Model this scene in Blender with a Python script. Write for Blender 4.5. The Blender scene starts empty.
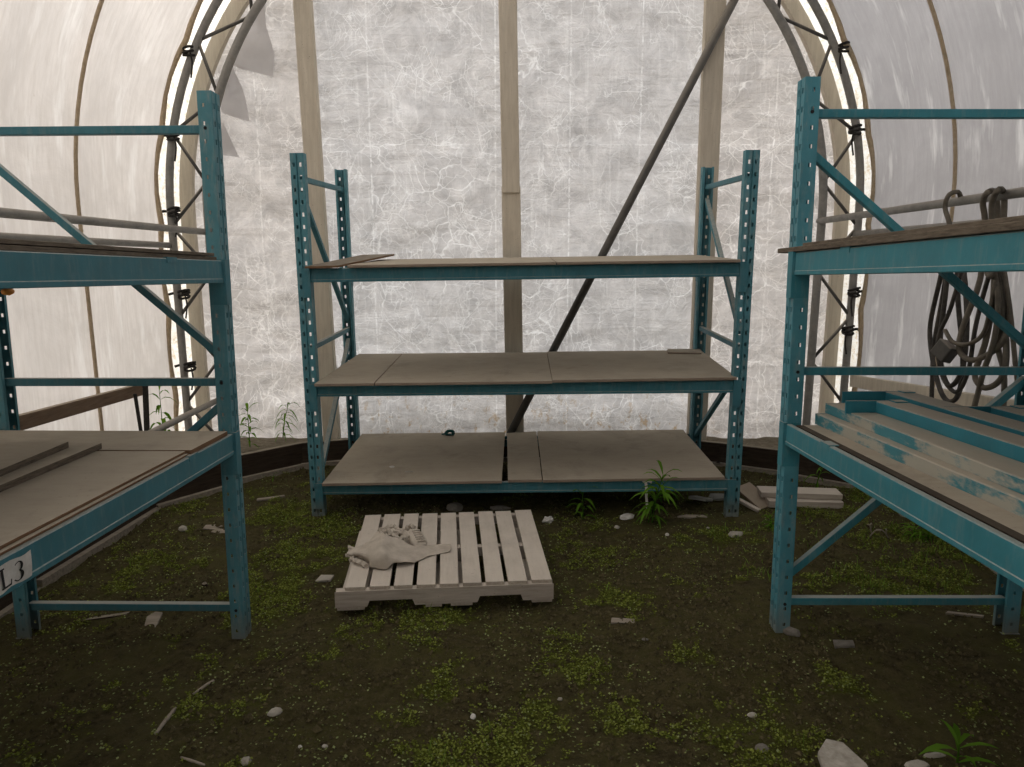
import bpy, bmesh, math, random
import numpy as np
from mathutils import Vector, Matrix, Euler
random.seed(7); rng = np.random.default_rng(11)
S = bpy.context.scene
COL = S.collection
PI = math.pi

# ------------------------------------------------------------------ camera model
FOC, CX, CY, PITCH, HC = 728.0, 512.0, 383.5, math.radians(10.5), 1.70
cp, sp = math.cos(PITCH), math.sin(PITCH)
def ray(u, v):
    a, b = (u-CX)/FOC, (v-CY)/FOC
    return Vector((a, cp-sp*b, -sp-cp*b))
def atz(u, v, z): r = ray(u, v); return r*((z-HC)/r.z)+Vector((0, 0, HC))
def aty(u, v, y): r = ray(u, v); return r*(y/r.y)+Vector((0, 0, HC))
def atx(u, v, x): r = ray(u, v); return r*(x/r.x)+Vector((0, 0, HC))

cam = bpy.data.cameras.new('camera'); co = bpy.data.objects.new('camera', cam); COL.objects.link(co)
cam.sensor_width = 36; cam.lens = FOC/1024*36; cam.clip_start = .02
co.location = (0, 0, HC); co.rotation_euler = (PI/2-PITCH, 0, 0)
S.camera = co

# ------------------------------------------------------------------ materials
class NT:
    def __init__(s, name):
        s.m = bpy.data.materials.new(name); s.m.use_nodes = True
        s.t = s.m.node_tree; s.t.nodes.clear()
        s.out = s.n('ShaderNodeOutputMaterial')
        s.tc = None
    def n(s, t, **k):
        nd = s.t.nodes.new(t)
        for a, b in k.items(): setattr(nd, a, b)
        return nd
    def l(s, a, b): s.t.links.new(a, b)
    def set(s, sock, v):
        if isinstance(v, bpy.types.NodeSocket): s.l(v, sock)
        else:
            if isinstance(v, (tuple, list)) and len(v) == 3 and sock.type == 'RGBA': v = (*v, 1)
            sock.default_value = v
    def coord(s, scale=(1, 1, 1), kind='Object'):
        if not s.tc: s.tc = s.n('ShaderNodeTexCoord')
        mp = s.n('ShaderNodeMapping'); s.l(s.tc.outputs[kind], mp.inputs[0]); mp.inputs['Scale'].default_value = scale
        return mp.outputs[0]
    def world(s, scale=(1, 1, 1)):
        g = s.n('ShaderNodeNewGeometry'); mp = s.n('ShaderNodeMapping'); s.l(g.outputs['Position'], mp.inputs[0]); mp.inputs['Scale'].default_value = scale
        return mp.outputs[0]
    def noise(s, vec, scale, detail=4, rough=.6, dist=0.):
        nd = s.n('ShaderNodeTexNoise'); s.l(vec, nd.inputs['Vector'])
        nd.inputs['Scale'].default_value = scale; nd.inputs['Detail'].default_value = detail
        nd.inputs['Roughness'].default_value = rough; nd.inputs['Distortion'].default_value = dist
        return nd.outputs['Fac']
    def vor(s, vec, scale, feature='DISTANCE_TO_EDGE'):
        nd = s.n('ShaderNodeTexVoronoi', feature=feature); s.l(vec, nd.inputs['Vector']); nd.inputs['Scale'].default_value = scale
        return nd.outputs['Distance']
    def ramp(s, v, stops):
        nd = s.n('ShaderNodeValToRGB'); s.l(v, nd.inputs[0]); e = nd.color_ramp.elements
        while len(e) < len(stops): e.new(.5)
        for el, (p, c) in zip(e, stops):
            el.position = p; el.color = (*c, 1) if isinstance(c, (tuple, list)) else (c, c, c, 1)
        return nd.outputs[0]
    def mr(s, v, a, b, c=0., d=1.):
        nd = s.n('ShaderNodeMapRange'); s.set(nd.inputs[0], v)
        for i, x in enumerate((a, b, c, d)): nd.inputs[i+1].default_value = x
        return nd.outputs[0]
    def math(s, op, a, b=0.):
        nd = s.n('ShaderNodeMath', operation=op); s.set(nd.inputs[0], a); s.set(nd.inputs[1], b); return nd.outputs[0]
    def mix(s, f, a, b, mode='MIX'):
        nd = s.n('ShaderNodeMix', data_type='RGBA', blend_type=mode)
        s.set(nd.inputs[0], f); s.set(nd.inputs[6], a); s.set(nd.inputs[7], b); return nd.outputs[2]
    def bump(s, h, st=.3, d=.01):
        nd = s.n('ShaderNodeBump'); s.l(h, nd.inputs['Height']); nd.inputs['Strength'].default_value = st; nd.inputs['Distance'].default_value = d
        return nd.outputs[0]
    def xyz(s, v):
        nd = s.n('ShaderNodeSeparateXYZ'); s.l(v, nd.inputs[0]); return nd.outputs
    def bsdf(s, col, rough=.7, nrm=None, metal=0., spec=.3):
        nd = s.n('ShaderNodeBsdfPrincipled'); s.set(nd.inputs['Base Color'], col); s.set(nd.inputs['Roughness'], rough)
        nd.inputs['Metallic'].default_value = metal; nd.inputs['Specular IOR Level'].default_value = spec
        if nrm: s.l(nrm, nd.inputs['Normal'])
        s.l(nd.outputs[0], s.out.inputs[0]); return nd

def mat_paint(name, base, dustamt=.6, wear=.5, pale=(.44, .39, .32), film=(.5, .78), fsc=(6, 6, 1.3), mudamt=.75):
    m = NT(name); w = m.world(); g = m.n('ShaderNodeNewGeometry')
    nz = m.xyz(g.outputs['Normal'])[2]
    n1 = m.noise(w, 9, 6, .65); n2 = m.noise(w, 60, 3, .6); n3 = m.noise(m.world(fsc), 7, 5, .7)
    c = m.mix(m.mr(n1, .3, .75), base, tuple(x*1.35+.012 for x in base))
    # rubbed, chalky film on the faces
    c = m.mix(m.math('MULTIPLY', m.mr(n3, *film), .35*wear), c, pale)
    # chips and scratches
    chip = m.mr(m.noise(w, 38, 5, .75, .4), .68, .72)
    c = m.mix(m.math('MULTIPLY', chip, .6*wear), c, (.36, .33, .28))
    rust = m.mr(m.noise(w, 21, 5, .7), .70, .76)
    c = m.mix(m.math('MULTIPLY', rust, .6*wear), c, (.11, .055, .025))
    # settled dust on whatever faces up
    up = m.mr(m.math('ADD', nz, m.math('MULTIPLY', m.math('SUBTRACT', n2, .5), .5)), .45, .8, 0, dustamt)
    c = m.mix(up, c, pale)
    # mud film on the lowest hand's breadth above the soil (own height of the post)
    oz = m.xyz(m.coord())[2]
    mud = m.mr(m.math('ADD', oz, m.math('MULTIPLY', n1, .10)), .05, .19, mudamt, 0)
    c = m.mix(mud, c, (.19, .175, .145))
    m.bsdf(c, m.mr(n1, .3, .7, .45, .7), m.bump(n2, .12, .003), spec=.35)
    return m.m

def mat_wood(name, a, b, dust=(.36, .315, .25), dustamt=.6, grain=(2, 22, 22), rough=.85, stains=.3):
    m = NT(name); o = m.coord(grain); w = m.world()
    n1 = m.noise(o, 3, 6, .65, .4); n2 = m.noise(w, 6, 5, .6); n3 = m.noise(w, 70, 3, .6)
    g = m.n('ShaderNodeNewGeometry'); nz = m.xyz(g.outputs['Normal'])[2]
    c = m.mix(m.mr(n1, .3, .7), a, b)
    up = m.math('MULTIPLY', m.mr(nz, .3, .8), m.mr(n2, .2, .62, .55, 1.))
    c = m.mix(m.math('MULTIPLY', up, dustamt), c, dust)
    st = m.mr(m.noise(w, 3.3, 6, .7, .5), .54, .72)
    c = m.mix(m.math('MULTIPLY', st, stains), c, tuple(x*.45 for x in dust))
    sp_ = m.mr(m.noise(w, 95, 2, .5), .70, .76)
    c = m.mix(m.math('MULTIPLY', sp_, .5), c, (.09, .075, .055))
    m.bsdf(c, rough, m.bump(m.math('ADD', n1, m.math('MULTIPLY', n3, .35)), .25, .004), spec=.15)
    return m.m

def mat_simple(name, a, b, scale=20, rough=.8, bump=.3, bd=.004, spec=.25, metal=0.):
    m = NT(name); w = m.world(); n = m.noise(w, scale, 5, .65)
    m.bsdf(m.mix(m.mr(n, .3, .7), a, b), rough, m.bump(n, bump, bd), spec=spec, metal=metal)
    return m.m

def mat_steel(name, a=(.17, .165, .15), b=(.30, .285, .255)):
    m = NT(name); w = m.world(); n = m.noise(w, 14, 6, .7); n2 = m.noise(w, 80, 3, .6)
    g = m.n('ShaderNodeNewGeometry'); nz = m.xyz(g.outputs['Normal'])[2]
    c = m.mix(m.mr(n, .3, .7), a, b)
    c = m.mix(m.math('MULTIPLY', m.mr(n, .6, .72), .5), c, (.13, .08, .045))
    c = m.mix(m.mr(nz, .2, .9, 0, .75), c, (.34, .30, .245))
    m.bsdf(c, .6, m.bump(n2, .1, .002), spec=.4)
    return m.m

def fabric_nodes(m, col, tr=.5, nrm=None):
    d = m.n('ShaderNodeBsdfDiffuse'); t = m.n('ShaderNodeBsdfTranslucent'); x = m.n('ShaderNodeMixShader')
    m.set(d.inputs[0], col); m.set(t.inputs[0], col)
    if nrm: m.l(nrm, d.inputs['Normal']); m.l(nrm, t.inputs['Normal'])
    x.inputs[0].default_value = tr
    m.l(d.outputs[0], x.inputs[1]); m.l(t.outputs[0], x.inputs[2]); m.l(x.outputs[0], m.out.inputs[0])

def mat_tarp_back():
    m = NT('white_wrinkled_tarp'); w = m.world()
    X, Y, Z = m.xyz(w)[:3]
    # fine creases: ridges of warped noise, pale where the film is scuffed
    wv = m.n('ShaderNodeVectorMath', operation='ADD'); nz = m.n('ShaderNodeTexNoise'); m.l(w, nz.inputs['Vector']); nz.inputs['Scale'].default_value = 2.2; nz.inputs['Detail'].default_value = 4
    sc = m.n('ShaderNodeVectorMath', operation='SCALE'); m.l(nz.outputs['Color'], sc.inputs[0]); sc.inputs['Scale'].default_value = .55
    m.l(w, wv.inputs[0]); m.l(sc.outputs[0], wv.inputs[1]); wp = wv.outputs[0]
    e1 = m.mr(m.vor(wp, 3.0), 0, .022, 1, 0)
    e2 = m.mr(m.vor(wp, 7.5), 0, .03, 1, 0)
    patch = m.mr(m.noise(w, 1.7, 3, .6), .36, .60)
    e3 = m.mr(m.vor(m.world((1, 1, .8)), 5.2), 0, .012, 1, 0); e4 = m.mr(m.vor(wp, 15), 0, .05, 1, 0)
    patch2 = m.mr(m.noise(m.world((1, 1, 1)), 2.9, 3, .6, .4), .47, .60)
    n1 = m.noise(w, 4.5, 8, .72, .8); n2 = m.noise(w, 22, 6, .7, .5)
    streak = m.noise(m.world((1, 1, .05)), 26, 4, .7)
    hband = m.noise(m.world((.35, 1, 3.2)), 3.0, 5, .6, .6)
    c = m.mix(m.mr(n1, .30, .72), (.41, .40, .40), (.79, .765, .755))
    c = m.mix(m.math('MULTIPLY', m.mr(n2, .35, .70), .38), c, (.46, .455, .465))
    c = m.mix(m.math('MULTIPLY', m.mr(hband, .52, .66), .30), c, (.62, .605, .60))
    c = m.mix(m.math('MULTIPLY', m.mr(streak, .55, .75), .35), c, (.97, .965, .95))
    c = m.mix(m.math('MULTIPLY', m.math('MULTIPLY', e1, patch), .6), c, (1, 1, 1))
    c = m.mix(m.math('MULTIPLY', m.math('MULTIPLY', e2, patch), .45), c, (1, 1, 1))
    c = m.mix(m.math('MULTIPLY', m.math('MULTIPLY', e3, patch2), .7), c, (1, 1, 1))
    c = m.mix(m.math('MULTIPLY', m.math('MULTIPLY', e4, patch2), .5), c, (.97, .97, .97))
    # vertical seams of the sheet
    for sx in (-1.03, -.12, .42, .93, 1.9, -1.85):
        ln = m.math('LESS_THAN', m.math('ABSOLUTE', m.math('SUBTRACT', X, sx)), .006)
        c = m.mix(m.math('MULTIPLY', m.math('MULTIPLY', ln, .5), m.mr(n2, .42, .6)), c, (1, 1, 1))
    for szv in (2.47,):
        ln = m.math('LESS_THAN', m.math('ABSOLUTE', m.math('SUBTRACT', m.math('ADD', Z, m.math('MULTIPLY', n1, .05)), szv)), .004)
        c = m.mix(m.math('MULTIPLY', m.math('MULTIPLY', ln, .4), m.mr(n1, .45, .6)), c, (1, 1, 1))
    # rust-brown splash marks low on the sheet
    low = m.math('MULTIPLY', m.mr(Z, .3, .78, 1, 0), m.mr(m.math('ABSOLUTE', X), 1.25, 1.6, 1, .25))
    sp1 = m.mr(m.noise(m.world((1, 1, .6)), 19, 6, .72), .565, .64)
    c = m.mix(m.math('MULTIPLY', m.math('MULTIPLY', sp1, low), .8), c, (.40, .27, .13))
    sp2 = m.mr(m.noise(w, 31, 3, .6), .70, .75)
    c = m.mix(m.math('MULTIPLY', sp2, .28), c, (.45, .36, .24))
    warm = m.mr(m.math('ABSOLUTE', X), 1.38, 1.44)
    c = m.mix(m.math('MULTIPLY', warm, .45), c, m.mix(1., c, (1, .93, .86), 'MULTIPLY'))
    h = m.math('ADD', m.math('ADD', m.math('MULTIPLY', n1, 1.1), m.math('MULTIPLY', n2, .35)), m.math('ADD', m.math('MULTIPLY', m.math('MULTIPLY', e1, patch), .12), m.math('MULTIPLY', hband, .8)))
    fabric_nodes(m, c, .5, m.bump(h, .9, .02))
    return m.m

def mat_tarp_side(name, tint, dark):
    m = NT(name); w = m.world()
    st = m.noise(m.world((.12, 1, .12)), 38, 5, .7); st2 = m.noise(m.world((.2, 1, .2)), 8, 4, .6)
    n = m.noise(w, 2.2, 6, .65, .6); sp_ = m.mr(m.noise(w, 30, 3, .6), .72, .77)
    c = m.mix(m.mr(n, .3, .75), tuple(x*.76 for x in tint), tint)
    c = m.mix(m.math('MULTIPLY', m.mr(st, .38, .68), .6), c, dark)
    c = m.mix(m.math('MULTIPLY', m.mr(st2, .55, .68), .4), c, (.96, .94, .91))
    c = m.mix(m.math('MULTIPLY', sp_, .3), c, (.42, .34, .25))
    fabric_nodes(m, c, .5, m.bump(m.math('ADD', n, m.math('MULTIPLY', st, .15)), .5, .02))
    return m.m

def mat_soil():
    m = NT('dark_mossy_soil'); w = m.world()
    at = m.n('ShaderNodeAttribute', attribute_name='moss'); ms = at.outputs['Fac']
    n1 = m.noise(w, 3.5, 8, .7); n2 = m.noise(w, 24, 8, .75); n3 = m.noise(w, 110, 5, .7); n4 = m.noise(w, 7, 8, .75, .3)
    c = m.mix(m.mr(n2, .32, .70), (.022, .0175, .0075), (.135, .113, .052))
    c = m.mix(m.math('MULTIPLY', m.mr(n1, .40, .60), .65), c, (.095, .086, .034))
    gr = m.mix(m.mr(n3, .3, .7), (.040, .048, .008), (.155, .175, .030))
    k = m.mr(m.math('ADD', ms, m.math('MULTIPLY', m.math('SUBTRACT', n4, .5), 1.9)), .40, .78)
    c = m.mix(m.math('MULTIPLY', k, .85), c, gr)
    film = m.mr(n4, .44, .62, 0, .34)
    c = m.mix(film, c, (.088, .092, .022))
    grit = m.mr(m.noise(w, 120, 3, .6), .66, .71)
    c = m.mix(m.math('MULTIPLY', grit, .5), c, (.26, .235, .17))
    bk = m.n('ShaderNodeAttribute', attribute_name='bank').outputs['Fac']
    c = m.mix(m.math('MULTIPLY', bk, .9), c, m.mix(m.mr(n2, .3, .7), (.15, .125, .09), (.33, .29, .22)))
    h = m.math('ADD', m.math('MULTIPLY', n2, .9), m.math('ADD', m.math('MULTIPLY', n3, .45), m.math('MULTIPLY', k, .25)))
    m.bsdf(c, .95, m.bump(h, .95, .03), spec=.12)
    return m.m

def mat_leaf(name, a, b, tr=.25):
    m = NT(name); at = m.n('ShaderNodeAttribute', attribute_name='tone')
    c = m.mix(at.outputs['Fac'], a, b)
    fabric_nodes(m, c, tr); return m.m

BLUE = mat_paint('teal_rack_paint', (.036, .145, .178))
BLUE_D = mat_paint('teal_dusty_stored_paint', (.040, .175, .21), .95, 2.3, (.44, .39, .31), (.46, .56), (1.6, .6, 1.6), 0)
BLUE_R = mat_paint('teal_rack_paint_cleaner', (.030, .180, .222), .6, .6)
BOARD = mat_wood('dusty_grey_board', (.25, .21, .16), (.36, .315, .245), (.46, .405, .32), .75, (3, 14, 14), stains=.5)
POST_M = mat_paint('teal_post_paint', (.060, .190, .225), .6, 1.2)
POST_R = mat_paint('brighter_teal_post_paint', (.055, .215, .265), .6, 1.0)
BLUE_C = mat_paint('teal_clean_stored_paint', (.018, .155, .205), .95, .15, (.42, .375, .30), mudamt=0)
EDGE_L = mat_wood('pale_board_edge', (.22, .165, .125), (.34, .28, .22), dustamt=.2, grain=(3, 3, 60))
EDGE = mat_wood('brown_board_edge', (.13, .075, .042), (.22, .135, .08), dustamt=.2, grain=(3, 3, 60))
EDGE_D = mat_wood('gap_shade_edge', (.020, .015, .011), (.055, .042, .030), dustamt=.1, grain=(3, 3, 60))  # near-black colour carries the shade of the gap between beam and board
WEATH = mat_wood('weathered_plywood', (.075, .060, .045), (.20, .165, .125), dustamt=.4, grain=(6, 6, 50))
PALE = mat_wood('dusty_pale_pallet_wood', (.36, .31, .25), (.56, .50, .42), (.66, .60, .52), .8, (20, 2, 20), stains=.25)
PALE_X = mat_wood('dusty_pale_stringer_wood', (.36, .31, .26), (.54, .48, .41), (.62, .565, .485), .7, (2, 20, 20), stains=.3)
POSTW = mat_wood('beige_post_wood', (.50, .44, .35), (.64, .575, .47), dustamt=.1, grain=(14, 14, 1.2), stains=.15)
BROWN = mat_wood('brown_plank_wood', (.13, .085, .055), (.23, .16, .11), (.42, .36, .28), .8, (20, 2, 20))
CURB = mat_wood('dark_edging_wood', (.030, .021, .015), (.066, .048, .034), (.34, .30, .235), .85, (2, 2, 20))
STEEL = mat_steel('galvanised_dusty_steel')
STEEL_D = mat_steel('dark_steel_tube', (.055, .052, .047), (.10, .094, .082))
ROPE = mat_simple('black_rope', (.012, .011, .010), (.04, .036, .03), 90)
def mat_hem():
    m = NT('tan_hem_webbing'); n = m.noise(m.world(), 40, 4, .6); fabric_nodes(m, m.mix(m.mr(n, .3, .7), (.50, .41, .29), (.66, .56, .42)), .45); return m.m
HEM = mat_hem()
HOSE = mat_simple('dusty_black_hose', (.022, .020, .018), (.085, .076, .064), 18, .6)
HOSE_G = mat_simple('dusty_grey_hose', (.10, .088, .070), (.19, .165, .13), 18, .7)
PAPER = mat_simple('grubby_white_paper', (.52, .50, .46), (.68, .66, .62), 30)
INK = mat_simple('black_ink', (.012, .012, .012), (.03, .03, .03), 30)
CLOTH = mat_simple('dusty_beige_cloth', (.43, .38, .315), (.60, .54, .46), 14, .95, .3, .01)
STONE = mat_simple('pale_stone', (.30, .275, .23), (.52, .49, .43), 25, .95, .6, .01)
STONE_G = mat_simple('grey_stone', (.13, .12, .10), (.24, .22, .19), 25, .95, .6, .01)
SLATE = mat_simple('grey_tile', (.24, .25, .23), (.36, .37, .34), 12, .9)
CHIP = mat_wood('grey_weathered_chip', (.20, .17, .135), (.38, .335, .275), dustamt=.3)
TEAL = mat_simple('teal_plastic', (.01, .07, .075), (.02, .12, .12), 30, .5)
ORANGE = mat_simple('orange_plastic', (.55, .20, .03), (.65, .30, .06), 20, .6)
TARP = mat_tarp_back()
def mat_patch():
    m = NT('grey_patch_sheet'); n = m.noise(m.world(), 9, 5, .6); fabric_nodes(m, m.mix(n, (.60, .585, .59), (.76, .75, .755)), .5); return m.m
PATCH = mat_patch()
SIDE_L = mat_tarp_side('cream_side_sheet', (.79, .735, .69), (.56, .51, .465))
SIDE_R = mat_tarp_side('shaded_side_sheet', (.47, .45, .45), (.34, .325, .325))  # same sheeting tinted darker: shade of the side away from the sun
SOIL = mat_soil()
MOSS = mat_leaf('moss_leaf', (.10, .12, .020), (.29, .34, .075))
CLOVER = mat_leaf('seedling_leaf', (.18, .22, .075), (.36, .42, .18))
GRASS = mat_leaf('grass_blade', (.08, .13, .022), (.22, .34, .06))
WEED = mat_leaf('weed_leaf', (.07, .16, .015), (.18, .36, .04), .4)
CLOD = mat_simple('soil_clod', (.022, .0175, .008), (.15, .127, .062), 45, .95)
def mat_flap():
    m = NT('thin_cream_flap'); w = m.world()
    n = m.noise(m.world((1, 1, 2.2)), 9, 6, .7, 1.); n2 = m.mr(m.noise(w, 24, 6, .75), .52, .63)
    c = m.mix(m.mr(n, .3, .6), (.86, .80, .68), (1, .985, .95))
    c = m.mix(m.math('MULTIPLY', n2, .55), c, (.62, .44, .20))
    fabric_nodes(m, c, .72, m.bump(n, .8, .02)); return m.m
FLAP = mat_flap()

# ------------------------------------------------------------------ mesh collector
class MB:
    def __init__(s): s.v = []; s.f = []; s.mi = []
    def add(s, vs, fs, mi=0):
        k = len(s.v); s.v += [tuple(x) for x in vs]; s.f += [tuple(i+k for i in f) for f in fs]; s.mi += [mi]*len(fs); return s
    def quad(s, a, b, c, d, mi=0): return s.add((a, b, c, d), ((0, 1, 2, 3),), mi)
    def box(s, lo, hi, mi=0, M=None, bev=0):
        x0, y0, z0 = lo; x1, y1, z1 = hi
        vs = [Vector(p) for p in ((x0,y0,z0),(x1,y0,z0),(x1,y1,z0),(x0,y1,z0),(x0,y0,z1),(x1,y0,z1),(x1,y1,z1),(x0,y1,z1))]
        if M: vs = [M @ p for p in vs]
        return s.add(vs, ((3,2,1,0),(4,5,6,7),(0,1,5,4),(1,2,6,5),(2,3,7,6),(3,0,4,7)), mi)
    def prism(s, poly, z0, z1, mi_top=0, mi_side=0, dz=None):
        n = len(poly); dz = dz or [0]*n
        vs = [(x, y, z0+d) for (x, y), d in zip(poly, dz)]+[(x, y, z1+d) for (x, y), d in zip(poly, dz)]
        s.add(vs, [tuple(range(n-1, -1, -1)), tuple(range(n, 2*n))], mi_top)
        k = len(s.v)-2*n
        for i in range(n):
            j = (i+1) % n; s.f.append((k+i, k+j, k+n+j, k+n+i)); s.mi.append(mi_side)
        return s
    def bar(s, p, q, w, h, up=(0, 0, 1), mi=0):
        p, q = Vector(p), Vector(q); d = (q-p).normalized(); a = d.cross(Vector(up))
        if a.length < 1e-4: a = d.cross(Vector((0, 1, 0)))
        a.normalize(); b = a.cross(d); vs = []
        for c in (p, q):
            for i, j in ((-1, -1), (1, -1), (1, 1), (-1, 1)): vs.append(c+a*(i*w/2)+b*(j*h/2))
        return s.add(vs, ((3,2,1,0),(4,5,6,7),(0,1,5,4),(1,2,6,5),(2,3,7,6),(3,0,4,7)), mi)
    def tube(s, pts, r, n=8, closed=False, mi=0, cap=True):
        pts = [Vector(p) for p in pts]; N = len(pts); rs = r if isinstance(r, (list, tuple)) else [r]*N
        vs = []; prev = None
        for i, p in enumerate(pts):
            if closed: t = pts[(i+1) % N]-pts[i-1]
            else: t = pts[min(i+1, N-1)]-pts[max(i-1, 0)]
            t.normalize()
            if prev is None:
                a = t.cross(Vector((0, 0, 1)))
                if a.length < .1: a = t.cross(Vector((0, 1, 0)))
            else: a = prev-t*prev.dot(t)
            a.normalize(); prev = a; b = t.cross(a)
            for k in range(n): th = 2*PI*k/n; vs.append(p+(a*math.cos(th)+b*math.sin(th))*rs[i])
        fs = []
        for i in range(N if closed else N-1):
            j = (i+1) % N
            for k in range(n): l = (k+1) % n; fs.append((i*n+k, i*n+l, j*n+l, j*n+k))
        if cap and not closed: fs += [tuple(range(n-1, -1, -1)), tuple(range((N-1)*n, N*n))]
        return s.add(vs, fs, mi)
    def build(s, name, mats, parent=None, smooth=False, M=None, origin=None, solid=0, bev=0):
        vs = s.v
        if origin is not None: o = Vector(origin); vs = [tuple(Vector(p)-o) for p in vs]
        me = bpy.data.meshes.new(name); me.from_pydata(vs, [], s.f)
        for m in (mats if isinstance(mats, (list, tuple)) else [mats]): me.materials.append(m)
        me.polygons.foreach_set('material_index', s.mi)
        if smooth: me.polygons.foreach_set('use_smooth', [True]*len(s.f))
        me.validate(); me.update()
        ob = bpy.data.objects.new(name, me); COL.objects.link(ob)
        if parent: ob.parent = parent
        T = Matrix.Translation(origin) if origin is not None else Matrix.Identity(4)
        ob.matrix_local = (M @ T) if M else T
        if solid: md = ob.modifiers.new('thickness', 'SOLIDIFY'); md.thickness = solid; md.offset = 0
        if bev:
            md = ob.modifiers.new('bevel', 'BEVEL'); md.width = bev; md.segments = 2; md.limit_method = 'ANGLE'
        return ob
def spline(pts, k=6, closed=False):
    P = [Vector(p) for p in pts]; N = len(P); out = []
    for i in range(N if closed else N-1):
        if closed: a, b, c, d = P[i-1], P[i], P[(i+1) % N], P[(i+2) % N]
        else: a, b, c, d = P[max(i-1, 0)], P[i], P[i+1], P[min(i+2, N-1)]
        for j in range(k):
            t = j/k; out.append(.5*((2*b)+(c-a)*t+(2*a-5*b+4*c-d)*t*t+(3*b-a-3*c+d)*t**3))
    if not closed: out.append(P[-1])
    return out
def tag(o, label, cat, group=None, kind=None):
    o['label'] = label; o['category'] = cat
    if group: o['group'] = group
    if kind: o['kind'] = kind
    return o
def struct(o, label, cat): o['kind'] = 'structure'; o['label'] = label; o['category'] = cat; return o
def empty(name, M=None, loc=None):
    o = bpy.data.objects.new(name, None); COL.objects.link(o); o.empty_display_size = .1
    if M: o.matrix_world = M
    if loc is not None: o.location = loc
    return o

# ------------------------------------------------------------------ ground
def hash2(i, j, s): 
    n = np.sin(i*127.1+j*311.7+s*74.7)*43758.5453; return n-np.floor(n)
def vnoise(x, y, s=0):
    i, j = np.floor(x), np.floor(y); f, g = x-i, y-j; f = f*f*(3-2*f); g = g*g*(3-2*g)
    return (hash2(i,j,s)*(1-f)+hash2(i+1,j,s)*f)*(1-g)+(hash2(i,j+1,s)*(1-f)+hash2(i+1,j+1,s)*f)*g
def fbm(x, y, f, o=4, s=0):
    r = 0; a = .5; t = 0
    for k in range(o): r = r+a*vnoise(x*f, y*f, s+k*3.1); t += a; a *= .55; f *= 2.03
    return r/t
MID = Matrix.Translation((.0753, 4.2286, .0893)) @ Euler((.0155, -.0046, -.0148)).to_matrix().to_4x4()
LFT = Matrix.Translation((-1.158, 2.9005, .0364)) @ Euler((-.035, -.0046, -.0201)).to_matrix().to_4x4()
RGT = Matrix.Translation((1.0906, 2.7709, .1381)) @ Euler((-.0421, 0, 0)).to_matrix().to_4x4()
PW, PD, MW, MD_, SW, SL = .075, .062, 2.6035, 1.04, 1.0, 2.59
feet = []
for x in (-MW/2+.03, MW/2-.03):
    for y in (.03, MD_-.03): feet.append(MID @ Vector((x, y, 0)))
for M, s in ((LFT, -1), (RGT, 1)):
    for x in (.03, SW-.03):
        for y in (.03, -SL-.03): feet.append(M @ Vector((s*x, y, 0)))
ctl = [(p.x, p.y, p.z) for p in feet]+[(-.80, 3.14, .055), (.19, 3.16, .060), (-.85, 4.0, .075), (.1, 4.05, .075), (0, 2.2, .05), (-.6, 2, .05), (.6, 2, .07), (0, .5, .05), (0, -2, .08)]
CP = np.array(ctl)
CURBP = [(-2.43, -5.0), (-2.40, 2.2), (-2.36, 3.38), (-2.26, 4.42), (-1.90, 4.90), (-1.56, 5.23), (-1.10, 5.375), (0, 5.385), (1.18, 5.375), (1.54, 5.23), (1.92, 5.03), (2.36, 4.70), (2.42, 4.0), (2.44, 2.2), (2.46, -5.0)]
def seg_inside(x, y, line=None):
    # winding test against the kerb line closed far in front of the scene
    P = (line or CURBP)+[(2.46, -9), (-2.43, -9)]; ins = np.zeros(np.shape(x), bool)
    for k in range(len(P)):
        (x0, y0), (x1, y1) = P[k], P[(k+1) % len(P)]
        c = ((y0 > y) != (y1 > y)); t = (x1-x0)*(y-y0)/((y1-y0) if y1 != y0 else 1e-9)+x0
        ins ^= c & (x < t)
    return ins
def off_poly(P, d):
    out = []
    for k in range(len(P)):
        a, b = Vector(P[max(k-1, 0)]), Vector(P[min(k+1, len(P)-1)]); t = (b-a).normalized(); out.append((P[k][0]-t.y*d, P[k][1]+t.x*d))
    return out
KERB_OUT = off_poly(CURBP, .036)
def gz(x, y, rough=True):
    x = np.asarray(x, float); y = np.asarray(y, float)
    num = 0; den = 0; near = 0
    for a, b, c in CP:
        d2 = (x-a)**2+(y-b)**2; w = 1/(d2+.004)**1.5; num = num+w*c; den = den+w; near = np.maximum(near, np.exp(-d2/.012))
    z = num/den
    if rough: z = z+((fbm(x, y, 2.2, 4, 5)-.5)*.05+(fbm(x, y, 11, 4, 9)-.5)*.038+(vnoise(x*38, y*38, 3)-.5)*.010)*(1-near)
    out = ~seg_inside(x, y, KERB_OUT)
    return np.where(out, .262+(fbm(x, y, 6, 3, 4)-.5)*.03, z)
def G(x, y): return float(gz(np.array([x]), np.array([y]))[0])
def atg(u, v):
    z = .07
    for _ in range(4): p = atz(u, v, z); z = G(p.x, p.y)
    return Vector((p.x, p.y, z))
BL = [(300,560,.34,1),(330,525,.25,1),(275,515,.26,.9),(262,590,.26,1),(160,505,.3,.7),(120,575,.3,.75),(60,600,.22,.7),(180,560,.3,.6),(430,620,.20,.9),(400,714,.08,1.1),(505,748,.22,1.1),(470,755,.2,.8),
      (580,668,.10,1.1),(555,650,.2,.5),(690,668,.13,.9),(600,552,.26,.75),(625,600,.1,.9),(700,545,.2,.5),(850,545,.22,.8),(880,505,.3,.9),(935,585,.30,1.0),(845,698,.10,1),(880,600,.26,.9),(820,645,.12,.6),(930,545,.26,.8),(810,590,.16,.6),(650,735,.2,.6),(740,735,.18,.5),(380,620,.14,.8),(500,700,.2,.4),(340,640,.15,.4),(790,520,.18,.7),(455,690,.16,.4),(240,660,.2,.35),(120,745,.12,.6),(200,690,.2,.4)]
BLW = []
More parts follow.
